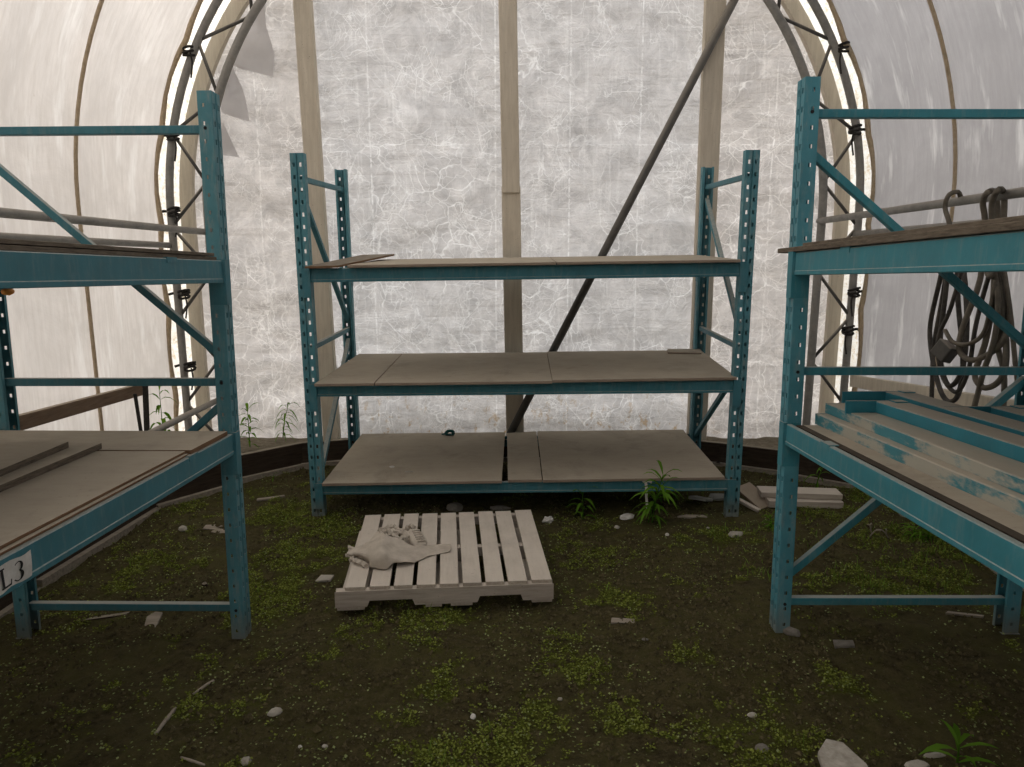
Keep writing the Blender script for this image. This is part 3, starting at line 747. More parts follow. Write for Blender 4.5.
# L3 paper tag on the left lower beam
def l3():
    b = MB(); x = .0085; z0 = .8196+.012; y0, y1 = -1.425, -1.262
    def V(a, c, d=0): # a along the beam (0 left edge .. 1 far edge), c up 0..1
        y = y0+(y1-y0)*a; return (x+d+.003*math.sin(a*7+c*2), y, z0+.064*c)
    N = 10
    g = [[V(i/N+(.04*(j/4) if i == N else 0), j/4+.03*math.sin(i*1.3)) for j in range(5)] for i in range(N+1)]
    for i in range(N):
        for j in range(4): b.quad(g[i][j], g[i+1][j], g[i+1][j+1], g[i][j+1])
    ink = lambda pts: b.add([V(a, c, .0022) for a, c in pts], [tuple(range(len(pts)))], 1)
    # serif L
    ink([(.40, .12), (.455, .12), (.455, .84), (.40, .84)]); ink([(.375, .80), (.48, .80), (.48, .86), (.375, .86)])
    ink([(.375, .10), (.60, .10), (.60, .17), (.375, .17)]); ink([(.575, .10), (.60, .10), (.615, .32), (.595, .32)])
    # 3
    def arc(cx, cy, rx, ry, a0, a1, w):
        n = 12
        for i in range(n):
            t, t2 = a0+(a1-a0)*i/n, a0+(a1-a0)*(i+1)/n
            ww = lambda t: w*(.45+.55*max(math.cos(t), 0))
            ink([(cx+(rx-ww(t))*math.cos(t), cy+(ry-ww(t)*1.6)*math.sin(t)), (cx+rx*math.cos(t), cy+ry*math.sin(t)), (cx+rx*math.cos(t2), cy+ry*math.sin(t2)), (cx+(rx-ww(t2))*math.cos(t2), cy+(ry-ww(t2)*1.6)*math.sin(t2))])
    arc(.74, .66, .085, .20, math.radians(150), math.radians(-80), .05); arc(.74, .30, .10, .215, math.radians(80), math.radians(-150), .055)
    o = b.build('paper_tag', [PAPER, INK], lbs[1]); o['label'] = 'white paper tag printed L3'
l3()
# pale scrap of tape hanging from the middle rack's lowest beam
b = MB(); pts = spline([(.725, -.012, .245), (.735, -.014, .20), (.738, -.02, .13), (.745, -.018, .06)], 5)
for i in range(len(pts)-1):
    w = .008; p, q = pts[i], pts[i+1]; b.quad(p-Vector((w, 0, 0)), p+Vector((w, 0, 0)), q+Vector((w, 0, 0)), q-Vector((w, 0, 0)))
b.add([(.70, -.011, .245), (.775, -.011, .243), (.765, -.012, .215), (.75, -.012, .225), (.715, -.012, .222)], [(0, 1, 2, 3, 4)])
o = b.build('tape_scrap', PAPER, M=MID, solid=.001); tag(o, 'pale scrap of tape hanging from the middle rack lowest beam', 'tape')

# ------------------------------------------------------------------ boards on the racks
def panel(name, M, poly, z, th, mats, lab, cat='board', group=None, tilt=None, dz=None, warp=0):
    b = MB(); b.prism(poly, z, z+th, 0, 1, dz); c = Vector((sum(p[0] for p in poly)/len(poly), sum(p[1] for p in poly)/len(poly), z))
    o = b.build(name, mats, M=M, origin=c, bev=.0015); tag(o, lab, cat, group); return o
BE = [BOARD, EDGE_L]
g3 = 'shelf boards on the middle rack'
ztl = lambda x: .141+.070+(.0266)*(x+1.2265)/2.453
zml = lambda x: .7526+.074+(.02)*(x+1.2265)/2.453
zul = lambda x: 1.4249+.080+(.0243)*(x+1.2265)/2.453
def mp(poly, zf, th, lab, lift=.002):
    dz = [zf(p[0])-zf(0) for p in poly]; return panel('shelf_board', MID, poly, zf(0)+lift, th, BE, lab, 'board', g3, dz=dz)
mp([(-1.215, -.055), (-.135, -.035), (-.142, 1.075), (-1.22, 1.075)], ztl, .017, 'large dusty board on the middle rack bottom shelf, left part')
mp([(-.098, -.022), (.107, -.022), (.093, 1.09), (-.127, 1.05)], ztl, .017, 'narrow dusty board on the middle rack bottom shelf beside the gap')
mp([(.113, -.03), (1.205, -.012), (1.19, 1.09), (.099, 1.09)], ztl, .017, 'large dusty board on the middle rack bottom shelf, right part')
mp([(-1.22, -.075), (-.873, -.07), (-.886, 1.03), (-1.205, 1.03)], zml, .016, 'short dusty board at the middle shelf left end of the middle rack')
mp([(-.868, -.07), (.163, -.06), (.166, 1.02), (-.881, 1.03)], zml, .016, 'long dusty board in the centre of the middle rack middle shelf')
mp([(.1645, -.052), (1.24, -.02), (1.275, 1.02), (.1675, 1.02)], zml, .016, 'dusty board on the right half of the middle rack middle shelf', .006)
mp([(-1.0, -.05), (.18, -.045), (.18, 1.03), (-1.02, 1.03)], zul, .015, 'dusty board on the middle rack top shelf, left part')
mp([(.184, -.045), (1.215, -.05), (1.215, 1.03), (.184, 1.03)], zul, .015, 'dusty board on the middle rack top shelf, right part')
b = MB(); b.prism([(-1.235, -.07), (-1.05, -.06), (-.90, .93), (-1.13, .95)], 1.507, 1.519, 0, 1, [0, .004, .045, .04])
o = b.build('loose_board', [WEATH, EDGE], M=MID, origin=(-1.08, .4, 1.51)); tag(o, 'thin warped loose board lying tilted on the top shelf left end', 'board')
panel('loose_board', MID, [(1.01, .86), (1.235, .82), (1.27, 1.0), (1.035, 1.01)], zml(1.1)+.020, .014, BE, 'small loose board offcut at the back right of the middle shelf')
# bits lying on the lowest shelf
p = Vector((-.55, 1.0, ztl(-.55)+.020))
e = empty('plastic_clip', MID @ Matrix.Translation(p)); tag(e, 'small teal plastic clip lying at the back of the bottom shelf', 'clip')
b = MB(); b.tube(spline([(-.03, 0, .012), (-.01, -.01, .035), (.02, 0, .03), (.028, .01, .008)], 4), [.012]*13, 6); b.box((-.03, -.012, 0), (.03, .012, .010)); b.build('clip_body', TEAL, e, True)
MB().tube([(-.03, 0, .008), (-.06, -.005, .010)], .006, 6).build('clip_tongue', TEAL, e, True)

def lump(name, loc, size, mat, lab, cat, seed=0, rz=0, sub=2, rough=.25, group=None, M=None, tilt=(0, 0)):
    bm = bmesh.new(); bmesh.ops.create_icosphere(bm, subdivisions=sub, radius=1)
    from mathutils import noise
    for v in bm.verts:
        k = 1+rough*noise.noise(v.co*1.6+Vector((seed*7.3, seed*1.7, 0)))+rough*.5*noise.noise(v.co*4+Vector((seed, 3, 9)))
        c = v.co*k; c.z = max(c.z, -.35); v.co = Vector((c.x*size[0]/2, c.y*size[1]/2, c.z*size[2]/2))
    zm = min(v.co.z for v in bm.verts)
    for v in bm.verts: v.co.z -= zm
    me = bpy.data.meshes.new(name); bm.to_mesh(me); bm.free(); me.materials.append(mat)
    o = bpy.data.objects.new(name, me); COL.objects.link(o)
    L = Matrix.Translation(loc) @ Euler((tilt[0], tilt[1], rz)).to_matrix().to_4x4(); o.matrix_world = (M @ L) if M else L
    tag(o, lab, cat, group); return o
lump('plaster_crumb', (-.847, .25, ztl(-.85)+.0185), (.035, .025, .014), PAPER, 'white crumb on the bottom shelf left board, further left', 'crumb', 3, M=MID)
lump('plaster_crumb', (-.722, .149, ztl(-.72)+.0185), (.055, .022, .012), STONE, 'pale flat crumb on the bottom shelf left board, further right', 'crumb', 4, M=MID)

# left rack boards
zL, zLu = .8196+.0889, 1.5285+.0889
panel('shelf_board', LFT, [(-.004, -.035), (-.97, -.02), (-.97, -.362), (-.004, -.362)], zL+.001, .018, [BOARD, EDGE], 'far dusty board on the left rack lower shelf with reddish edge', 'board', 'lower boards of the left rack')
panel('shelf_board', LFT, [(-.010, -.37), (-.97, -.37), (-.97, -2.56), (-.010, -2.56)], zL+.001, .007, [BOARD, EDGE], 'bottom layer of the long dusty board pair on the left rack lower shelf', 'board', 'lower boards of the left rack')
panel('shelf_board', LFT, [(-.020, -.372), (-.97, -.372), (-.97, -2.56), (-.026, -2.56)], zL+.009, .009, [BOARD, EDGE], 'large dusty board on the left rack lower shelf, nearest the viewer', 'board', 'lower boards of the left rack')
panel('loose_board', LFT, [(-.345, -.341), (-.93, -.32), (-.95, -1.9), (-.30, -1.9)], zL+.019, .022, [BOARD, WEATH], 'lower of two loose boards stacked on the left rack lower shelf')
panel('loose_board', LFT, [(-.418, -.418), (-.95, -.40), (-.95, -1.6), (-.33, -1.6)], zL+.042, .022, [BOARD, WEATH], 'upper of two loose boards stacked on the left rack lower shelf')
WB = [WEATH, WEATH]
panel('shelf_board', LFT, [(-.01, -.02), (-.96, -.02), (-.96, -2.5), (.002, -2.5)], zLu+.001, .013, WB, 'dark weathered lower sheet on the left rack upper shelf', 'board', 'weathered sheets on the upper shelves')
panel('shelf_board', LFT, [(-.005, -.05), (-.95, -.05), (-.95, -2.5), (-.002, -2.5)], zLu+.016, .012, WB, 'dark weathered top sheet on the left rack upper shelf', 'board', 'weathered sheets on the upper shelves')
# right rack boards
zR, zRu = .7949+.0851, 1.4628+.0851
rb = panel('shelf_board', RGT, [(.052, -.03), (.955, .0), (.955, -2.56), (.052, -2.56)], zR-.0185, .019, [BOARD, EDGE_D], 'dusty brown board on right rack lower shelf, front gap shade painted black')
MB().prism([(.024, -.03), (.0525, -.03), (.0525, -2.56), (.024, -2.56)], 0, .0185, 0, 0).build('gap_shade_strip', EDGE_D, rb)  # dark strip laid in as the shadow gap behind the front beam

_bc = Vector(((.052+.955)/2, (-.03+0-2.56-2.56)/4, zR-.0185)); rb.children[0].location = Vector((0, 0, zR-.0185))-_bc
panel('shelf_board', RGT, [(-.012, .17), (.10, .24), (.96, .24), (.96, -2.5), (-.012, -2.5)], zRu+.001, .018, WB, 'dark weathered lower sheet overhanging on the right rack upper shelf', 'board', 'weathered sheets on the upper shelves', dz=[.003, .003, .002, 0, 0])
panel('shelf_board', RGT, [(-.002, -.06), (.95, -.06), (.95, -2.5), (-.002, -2.5)], zRu+.021, .012, WB, 'dark weathered top sheet on the right rack upper shelf', 'board', 'weathered sheets on the upper shelves')

# spare beams lying on the right rack
def spare(x, y, z, w, hgt, L, rz, mt, lab, plate=0):
    e = empty('rack_beam', RGT @ Matrix.Translation((x, y, z)) @ Matrix.Rotation(rz, 4, 'Z')); tag(e, lab, 'beam', 'spare beams stored on the right rack')
    b = MB(); pr = [(0, 0), (0, hgt-.003), (.003, hgt), (w-.003, hgt), (w, hgt-.003), (w, 0)]; n = len(pr)
    b.add([(a, yy, c) for yy in (0, -L) for a, c in pr], [tuple(range(n)), tuple(range(2*n-1, n-1, -1))]+[(i, (i+1) % n, n+(i+1) % n, n+i) for i in range(n)])
    b.build('beam_tube', mt, e)
    for yy in (0, -L):
        c = MB(); c.box((-plate-.001, yy-.004, 0 if not plate else -.004), (w+.001, yy+.004, hgt+.001))
        if plate: c.box((w-.05, yy-.045, hgt), (w-.004, yy+.001, hgt+.004))
        c.build('end_connector', mt, e)
zb = zR+.001
spare(.108, -.01, zb, .10, .042, 2.45, .020, BLUE_D, 'pale dusty spare beam lying nearest the aisle on the right rack')
spare(.245, -.04, zb, .11, .042, 2.45, .012, BLUE_D, 'spare beam in the bottom layer, second from the aisle, mostly hidden')
spare(.375, -.04, zb, .11, .042, 2.45, .012, BLUE_D, 'spare beam in the bottom layer, third from the aisle, mostly hidden')
spare(.505, -.02, zb, .12, .042, 2.45, .012, BLUE_D, 'spare beam in the bottom layer, furthest from the aisle')
spare(.150, .0, zb+.043, .115, .038, 2.42, .009, BLUE_D, 'wide patchy teal and beige spare beam lying on the nearest one')
spare(.276, -.02, zb+.043, .11, .038, 2.42, .009, BLUE_D, 'dusty spare beam in the second layer under the bright teal one')
spare(.40, -.02, zb+.043, .12, .038, 2.45, .009, BLUE_D, 'dusty spare beam furthest back in the second layer')
spare(.243, -.20, zb+.082, .10, .042, 2.2, .035, BLUE_C, 'topmost spare beam with a clean bright teal side', .11)
spare(.395, .03, zb+.082, .10, .042, 2.4, .02, BLUE_C, 'spare beam with an end plate just behind the clean topmost one', .17)
spare(.585, -.32, zb+.082, .12, .042, 2.1, .02, BLUE_C, 'spare beam behind with an upright teal end plate', .16)

# ------------------------------------------------------------------ pallet
P0, P1, P2, P3 = Vector((-.738, 3.085, .195)), Vector((.184, 3.130, .195)), Vector((.082, 4.04, .207)), Vector((-.872, 3.99, .207))
ux = (P1-P0).normalized(); uy = ((P3-P0)+(P2-P1)).normalized(); uz = ux.cross(uy).normalized()
PM = Matrix((( ux.x, uy.x, uz.x, P0.x), (ux.y, uy.y, uz.y, P0.y), (ux.z, uy.z, uz.z, P0.z), (0, 0, 0, 1)))
pal = empty('wooden_pallet', PM @ Matrix.Translation((.47, .45, -.115))); tag(pal, 'dusty pale wooden pallet lying on mossy soil in front of middle rack', 'pallet')
Wp, Dp = .943, .885
def pl(b, nm, mt, bev=.003):
    b.v = [(x-.47, y-.45, z+.115) for x, y, z in b.v]; return b.build(nm, mt, pal, bev=bev)
bw = [.090, .090, .083, .086, .086, .086, .084, .089, .094]; gap = (Wp-sum(bw))/8; x = 0
for i, w in enumerate(bw):
    b = MB(); j = random.uniform(-.006, .006); t = random.uniform(-.004, .004)
    sk = -.012 if i == 0 else 0
    b.add([(x+t*0, .0+j*.5+.002, -.017), (x+w, .0+j*.5, -.017), (x+w+t, Dp+j, -.017), (x+t, Dp+j, -.017), (x, .0+j*.5+.002, 0), (x+w, .0+j*.5, 0), (x+w+t, Dp+j, 0), (x+t, Dp+j, 0)], ((3,2,1,0),(4,5,6,7),(0,1,5,4),(1,2,6,5),(2,3,7,6),(3,0,4,7)))
    pl(b, 'deck_board', PALE, .002); x += w+gap
for k, y in enumerate((-.012, .42, Dp-.04)):
    b = MB(); z0, z1 = -.090, -.018; xa, xb = (-.042 if k == 0 else .002), Wp+.004
    n1a, n1b, n2a, n2b, nd = .095, .315, .595, .81, -.060
    poly = [(xa, z0), (n1a, z0), (n1a+.012, nd), (n1b-.012, nd), (n1b, z0), (n2a, z0), (n2a+.012, nd), (n2b-.01, nd), (n2b, z0), (xb, z0), (xb, z1), (xa, z1)]
    n = len(poly); b.add([(px, yy, pz) for yy in (y, y+.04) for px, pz in poly], [tuple(range(n)), tuple(range(2*n-1, n-1, -1))]+[(i, (i+1) % n, n+(i+1) % n, n+i) for i in range(n)])
    pl(b, 'stringer', PALE_X)
for xa, xb in ((-.038, .085), (.36, .435), (.475, .575), (.85, .945)):
    b = MB(); b.box((xa, -.006, -.110), (xb, Dp-.01, -.0905)); pl(b, 'bottom_board', PALE, .002)

# crumpled cloth on the pallet
def PZ(u, v, hgt):   # pixel on the plane hgt above the deck
    r = ray(u, v); o = Vector((0, 0, HC)); n = uz; q = P0+uz*hgt; return o+r*((q-o).dot(n)/r.dot(n))
def cloth():
    px = lambda X, Y: (340+X/8.525, 505+Y/8.525)
    rows = [  # far edge -> near edge ; (x,y zoom px, height)
        [(75,375,.004),(170,345,.02),(250,300,.035),(320,215,.03),(372,245,.075),(450,278,.06),(520,300,.045),(610,345,.030),(740,352,.016),(850,345,.008),(940,345,.012)],
        [(65,395,.008),(150,380,.03),(240,345,.05),(320,290,.065),(372,320,.085),(450,340,.062),(520,360,.045),(610,385,.028),(740,375,.012),(850,360,.006),(945,365,.008)],
        [(60,412,.006),(150,405,.028),(240,395,.05),(310,370,.07),(378,390,.080),(450,400,.058),(525,415,.04),(620,420,.025),(720,410,.010),(840,380,.005),(945,385,.005)],
        [(55,425,.004),(155,420,.02),(240,440,.035),(300,450,.05),(395,455,.055),(460,450,.045),(540,455,.034),(630,452,.02),(710,440,.008),(820,405,.004),(942,397,.004)],
        [(60,432,.002),(165,425,.008),(255,470,.016),(275,525,.006),(400,542,.006),(470,492,.022),(545,490,.022),(635,490,.012),(690,472,.004),(800,430,.003),(938,405,.003)]]
    pts = [[PZ(*px(X, Y), hh+.004) for X, Y, hh in r] for r in rows]
    def cr(P, t):
        n = len(P)-1; f = min(t*n, n-1e-6); i = int(f); t = f-i
        a, b, c, d = P[max(i-1, 0)], P[i], P[i+1], P[min(i+2, n)]
        return .5*((2*b)+(c-a)*t+(2*a-5*b+4*c-d)*t*t+(3*b-a-3*c+d)*t**3)
    NU, NV = 60, 26; vs = []
    for j in range(NV+1):
        for i in range(NU+1):
            p = cr([cr(r, i/NU) for r in pts], j/NV); w = (float(vnoise(np.array(i*.35), np.array(j*.5), 2))-.5)*.007+(float(vnoise(np.array(i*.9), np.array(j*.9), 5))-.5)*.004*(1.6 if i < 16 else .5)
            h = max((p-P0).dot(uz)+w, .003); p = p+uz*(h-(p-P0).dot(uz)); vs.append(PM.inverted() @ p)
    fs = [(j*(NU+1)+i, j*(NU+1)+i+1, (j+1)*(NU+1)+i+1, (j+1)*(NU+1)+i) for j in range(NV) for i in range(NU)]
    c = PM.inverted() @ PZ(*px(400, 420), 0)
    e = empty('crumpled_cloth', PM @ Matrix.Translation(c)); tag(e, 'stiff dusty beige cloth crumpled on the left of the pallet', 'cloth')
    b = MB().add([v-c for v in vs], fs); b.build('sheet', CLOTH, e, True, solid=.003)
    # torn, bunched edges
    def bunch(pts, r, seed):
        b = MB(); rd = random.Random(seed)
        P = [PM.inverted() @ PZ(*px(X, Y), hh) - c for X, Y, hh in pts]
        s = spline(P, 5); n = len(s)
        b.tube([q+Vector((rd.uniform(-.004, .004), rd.uniform(-.004, .004), rd.uniform(-.003, .003))) for q in s], [r*(.55+.6*abs(math.sin(i*1.1+seed))) for i in range(n)], 7)
        from mathutils import noise
        b.v = [tuple(Vector(q)+noise.noise_vector(Vector(q)*75+Vector((seed, 0, 0)))*r*.75+noise.noise_vector(Vector(q)*180)*r*.25) for q in b.v]
        b.build('bunched_edge', CLOTH, e)
    bunch([(80,355,.012),(140,375,.02),(200,350,.02),(235,330,.014)], .010, 1)
    bunch([(60,420,.012),(110,410,.022),(190,390,.02),(240,350,.03)], .011, 2)
    bunch([(95,450,.012),(150,480,.012),(210,500,.012),(235,520,.010)], .013, 3)
    bunch([(170,420,.015),(215,445,.016),(262,470,.014)], .009, 7)
    bunch([(320,205,.03),(370,200,.045),(425,180,.05),(480,205,.05),(540,225,.045)], .011, 4)
    bunch([(330,235,.05),(400,222,.06),(440,255,.055),(500,290,.05),(560,275,.045),(600,250,.045)], .012, 5)
    bunch([(455,240,.05),(510,235,.045),(560,265,.04)], .014, 6)
    bunch([(560,200,.045),(590,180,.055),(615,195,.06)], .012, 8)
cloth()
def ribbed():
    px = lambda X, Y: (340+X/8.525, 505+Y/8.525)
    a = PM.inverted() @ PZ(*px(690, 355), .018); t = PM.inverted() @ PZ(*px(615, 225), .045)
    d = (t-a); L = d.length; d.normalize(); sd = Vector((.86, .5, 0)); sd = (sd-d*sd.dot(d)).normalized(); n = sd.cross(d); 
    if n.z < 0: n = -n
    e = empty('ribbed_pad', PM @ Matrix.Translation(a)); tag(e, 'dusty rounded pad with moulded ribs leaning on the crumpled cloth', 'pad')
    b = MB(); N = 22; K = 12; vs = []
    for i in range(N+1):
        u = i/N; w = .034*(1-abs(2*u-1)**4*.55)+.012*(1-u)
        for k in range(K):
            th = 2*PI*k/K; x = math.copysign(abs(math.cos(th))**.5, math.cos(th))*w; z = math.copysign(abs(math.sin(th))**.6, math.sin(th))*.015*(1-abs(2*u-1)**6*.6)
            vs.append(d*(L*u)+sd*x+n*(z+.004))
    fs = [(i*K+k, i*K+(k+1) % K, (i+1)*K+(k+1) % K, (i+1)*K+k) for i in range(N) for k in range(K)]+[tuple(range(K)), tuple(range(N*K, N*K+K))]
    b.add(vs, fs); b.build('pad_body', CLOTH, e, True)
    for i in range(6):
        u = .13+.14*i; c = d*(L*u)+n*.020+sd*.006
        MB().tube([c-sd*.020, c+n*.003, c+sd*.022], [.004, .0055, .004], 6).build('rib', CLOTH, e, True)
ribbed()

# ------------------------------------------------------------------ hose loops on the right
XH = 2.12
def HX(u, v, dx=0): return atx(u, v, XH+dx)
def hose(name, mat, lab, loops, r, kids=None):
    o0 = HX(*loops[0][0][0][:2]); e = empty(name, loc=o0); tag(e, lab, 'hose', 'hoses hung over the right pipe')
    for pts, closed, rr in loops:
        P = [HX(*p)-o0 for p in pts]; MB().tube(spline(P, 7, closed), rr or r, 7, closed).build('hose_loop', mat, e, True)
    return e, o0
hose('hose_coil', HOSE, 'black hose coil hanging in long loops, left bundle under the beam', [
    ([(953,240,-.02),(948,240,-.02),(946,250,0),(940,280,0),(930,330,.02),(936,375,0),(946,400,-.01),(958,395,0),(963,360,.02),(958,300,.02),(957,250,.02)], True, .012),
    ([(955,238,-.02),(950,245,-.02),(946,290,-.03),(940,350,-.02),(948,385,-.03),(962,370,-.02),(967,320,0),(963,262,.02),(960,242,.01)], True, .012),
    ([(948,262,.0),(942,300,.01),(934,345,.02),(932,385,.02),(931,428,.02)], False, .011),
    ([(962,270,-.03),(950,310,-.03),(938,340,-.03),(942,375,-.03),(956,392,-.03),(968,372,-.03),(975,330,-.03),(982,300,-.03),(990,272,-.02)], False, .010)], .011)
e, o0 = hose('hose_coil', HOSE_G, 'dusty grey brown hose coil hanging in loops, right bundle under the beam', [
    ([(988,192,-.06),(983,203,-.03),(985,225,0),(980,280,0),(962,330,-.02),(960,352,-.03),(975,360,-.04),(1000,345,-.03),(1008,320,0),(1002,280,.02),(998,230,.03),(996,195,.03)], True, .013),
    ([(998,190,-.06),(992,205,-.03),(993,240,0),(994,290,-.02),(986,340,-.03),(975,375,-.04),(986,388,-.04),(1003,375,-.03),(1006,340,-.01),(1000,280,.02),(1003,230,.03),(1004,195,.03)], True, .013),
    ([(992,262,-.02),(998,300,-.04),(994,340,-.05),(984,370,-.05),(976,400,-.05),(970,422,-.05)], False, .012),
    ([(998,262,0),(1002,310,-.02),(998,345,-.02),(1004,375,-.02),(1003,412,-.02)], False, .012),
    ([(945,330,-.05),(953,342,-.05),(968,344,-.05),(983,334,-.05),(990,310,-.05),(996,280,-.04)], False, .010),
    ([(984,262,-.04),(989,276,-.05),(994,272,-.05),(990,262,-.04)], True, .012),
    ([(1004,270,0),(1010,310,0),(1014,350,0),(1019,398,0)], False, .010)], .012)
c = HX(945, 351, -.06)-o0; b = MB(); b.box((-.03, -.045, -.04), (.03, .045, .04), M=Matrix.Translation(c) @ Euler((.5, .2, .3)).to_matrix().to_4x4()); b.build('socket_box', STEEL_D, e, bev=.006)
for u, v, lb in ((952, 200, 'single brown hook of hose looped over the right pipe'),):
    o0 = HX(u, v); e = empty('hose_hook', loc=o0); tag(e, lb, 'hook')
    P = [HX(*p)-o0 for p in ((953, 244, -.02), (949, 222, -.04), (945, 207, -.05), (949, 195, -.05), (958, 192, 0), (961, 199, .04))]
    MB().tube(spline(P, 6), .011, 8).build('hook_bend', HOSE_G, e, True)
# orange plug hanging by the left upper beam
q = atx(9, 291.5, -2.0); o = MB().tube([q+Vector((0, -.03, 0)), q+Vector((0, 0, 0)), q+Vector((0, .02, 0))], [.012, .016, .010], 8).build('orange_plug', ORANGE, smooth=True, origin=q); tag(o, 'small orange plug just under the left upper beam', 'plug')

# ------------------------------------------------------------------ weeds
def weed(base, hgt, n, leaf, lab, cat='weed', lean=(0, 0), seed=0, stems=1, spread=.04, droop=.6, lw=.11):
    rd = random.Random(seed); e = empty('leafy_weed', loc=base); tag(e, lab, cat)
    for s in range(stems):
        o = Vector((rd.uniform(-spread, spread) if s else 0, rd.uniform(-spread, spread) if s else 0, 0)); hh = hgt*(1 if s == 0 else rd.uniform(.55, .85))
        top = o+Vector((lean[0]*(1+.6*s), lean[1], hh)); P = spline([o, o+(top-o)*.5+Vector((lean[0]*-.15, 0, hh*.03)), top], 6)
        MB().tube(P, [.0045-.0028*i/(len(P)-1) for i in range(len(P))], 6).build('stem', WEED, e, True)
        b = MB(); tones = []
        for i in range(n):
            t = .16+.84*(i/(n-1)) if n > 1 else 1; p = P[min(int(t*(len(P)-1)), len(P)-1)]; az = i*2.4+rd.uniform(-.4, .4)+s
            L = leaf*(1.05-.35*abs(t-.55))*rd.uniform(.8, 1.2); d = Vector((math.cos(az), math.sin(az)*.9, 0)); sd = Vector((-d.y, d.x, 0)); up = rd.uniform(.35, .9) if t < .9 else 1.3
            c = [p+d*(L*k*.95)+Vector((0, 0, L*(up*k-droop*1.5*k*k))) for k in (0, .25, .5, .75, 1.)]
            w = [.15, .8, 1, .65, .05]; vs = []
            for q, ww in zip(c, w): vs += [q+sd*(L*lw*ww)+Vector((0, 0, L*.03*ww)), q, q-sd*(L*lw*ww)+Vector((0, 0, L*.03*ww))]
            fs = [(3*k+j, 3*k+j+1, 3*k+j+4, 3*k+j+3) for k in range(4) for j in range(2)]; b.add(vs, fs); tones += [rd.uniform(.1, 1)]*15
        ob = b.build('foliage', WEED, e, True); a = ob.data.attributes.new('tone', 'FLOAT', 'POINT'); a.data.foreach_set('value', tones)
weed(atg(583, 519), .17, 14, .10, 'small green weed in the dark under the middle rack left of centre', seed=1, lean=(-.01, -.02))
weed(atg(652, 523), .30, 20, .145, 'tall green weed growing up past the middle rack lowest beam', seed=2, lean=(.05, -.02), stems=2, lw=.085)
weed(atg(957, 764), .07, 8, .14, 'bright green star shaped weed at the bottom right corner', seed=3, lw=.075, droop=.35)
weed(aty(250, 447, 5.05), .27, 22, .10, 'tall weed behind the edging board, right beside the left rack post', seed=4)
weed(aty(283, 438, 5.3), .24, 22, .10, 'weed with drooping thin leaves before the white sheet, left of middle rack', seed=5, lw=.07, droop=.85, lean=(.05, 0))
weed(Vector((-2.3, 4.66, .27)), .52, 20, .12, 'weed behind the left rack beside the timber rail end', seed=6, droop=.8)
weed(atg(815, 492), .20, 10, .10, 'weed with arching stem just right of the right rack post', seed=7, lean=(.05, 0), lw=.06)
weed(atg(258, 500) + Vector((-.02, .38, .0)), .05, 6, .05, 'little weed at the foot of the left edging board', seed=9)
weed(atg(770, 528), .07, 9, .07, 'low weed on soil between the middle and right racks', seed=10, stems=3, lw=.06)
weed(atg(920, 540), .08, 14, .10, 'grassy green weed under the right rack near its strut', seed=11, stems=3, lw=.04)

# ------------------------------------------------------------------ debris on the soil
def sit(u, v): return atg(u, v)
def slab(u, v, poly, th, mat, lab, cat, name, rz=0, tilt=(0, 0), lift=-.003):
    b = MB(); b.prism(poly, 0, th, 0, 0); p = sit(u, v); o = b.build(name, mat, bev=min(.003, th*.2))
    o.matrix_world = Matrix.Translation(p+Vector((0, 0, lift))) @ Euler((tilt[0], tilt[1], rz)).to_matrix().to_4x4(); tag(o, lab, cat); return o
slab(271, 499, [(-.09, -.018), (-.02, -.022), (.09, .0), (.085, .022), (.02, .014), (-.085, .012)], .014, CHIP, 'pale splintered wood chip on moss beside the left rack post', 'wood chip', 'wood_chip', .35)
slab(325, 580, [(-.045, -.03), (.03, -.035), (.045, .02), (-.02, .035)], .012, STONE, 'flat pale stone flake left of the pallet', 'stone', 'stone_flake', .2)
lump('stone', sit(183, 531), (.05, .04, .045), STONE, 'whitish stone on moss behind the left rack strut', 'stone', 12)
for k, (u, v, rz) in enumerate(((214, 527, .2), (222, 532, -.2))):
    slab(u, v, [(-.06, -.02), (.05, -.026), (.075, .006), (.01, .028), (-.05, .022)], .008, CHIP, ['pale dry leaf scrap left of the left rack front post', 'second dry scrap touching the left rack front post'][k], 'scrap', 'dry_scrap', rz, (.2, .1))
slab(152, 622, [(-.02, -.055), (.028, -.05), (.034, .05), (.0, .06), (-.03, .03)], .012, CHIP, 'grey splintered wood scrap below the left rack strut', 'wood scrap', 'wood_scrap', .15, (.25, 0))
slab(106, 618, [(-.10, -.008), (.09, -.012), (.10, .012), (-.06, .014)], .012, CURB, 'dark rotten stick beneath the left rack strut', 'stick', 'rotten_stick', .35)
def stick(px, r, mat, lab):
    P = [sit(u, v)+Vector((0, 0, r*.6)) for u, v in px]; o0 = P[0]
    s = spline(P, 4); n = len(s); o = MB().tube([p for p in s], [r*(.6+.4*math.sin(PI*(i+.5)/n)) for i in range(n)], 7).build('dry_stick', mat, smooth=True, origin=o0); tag(o, lab, 'stick')
stick([(156, 735), (164, 724), (172, 714), (176, 710)], .008, CHIP, 'curved pale stick in the lower left foreground')
stick([(193, 695), (206, 686), (214, 681)], .006, CHIP, 'short pale stick above the curved one in the left foreground')
stick([(181, 758), (193, 762), (205, 766)], .005, CHIP, 'thin pale twig at the bottom edge of the left foreground')
lump('stone', sit(275, 714), (.055, .035, .032), STONE, 'whitish oblong stone in the left foreground', 'stone', 15, .4)
lump('stone', sit(246, 763), (.035, .03, .03), STONE, 'small white stone at the bottom edge, left of centre', 'stone', 16)
lump('stone', sit(300, 747), (.014, .012, .011), PAPER, 'tiny white pebble in the left foreground, leftmost', 'pebble', 17)
lump('stone', sit(325, 747), (.022, .016, .014), STONE, 'tiny pale pebble in the foreground left of centre', 'pebble', 18)
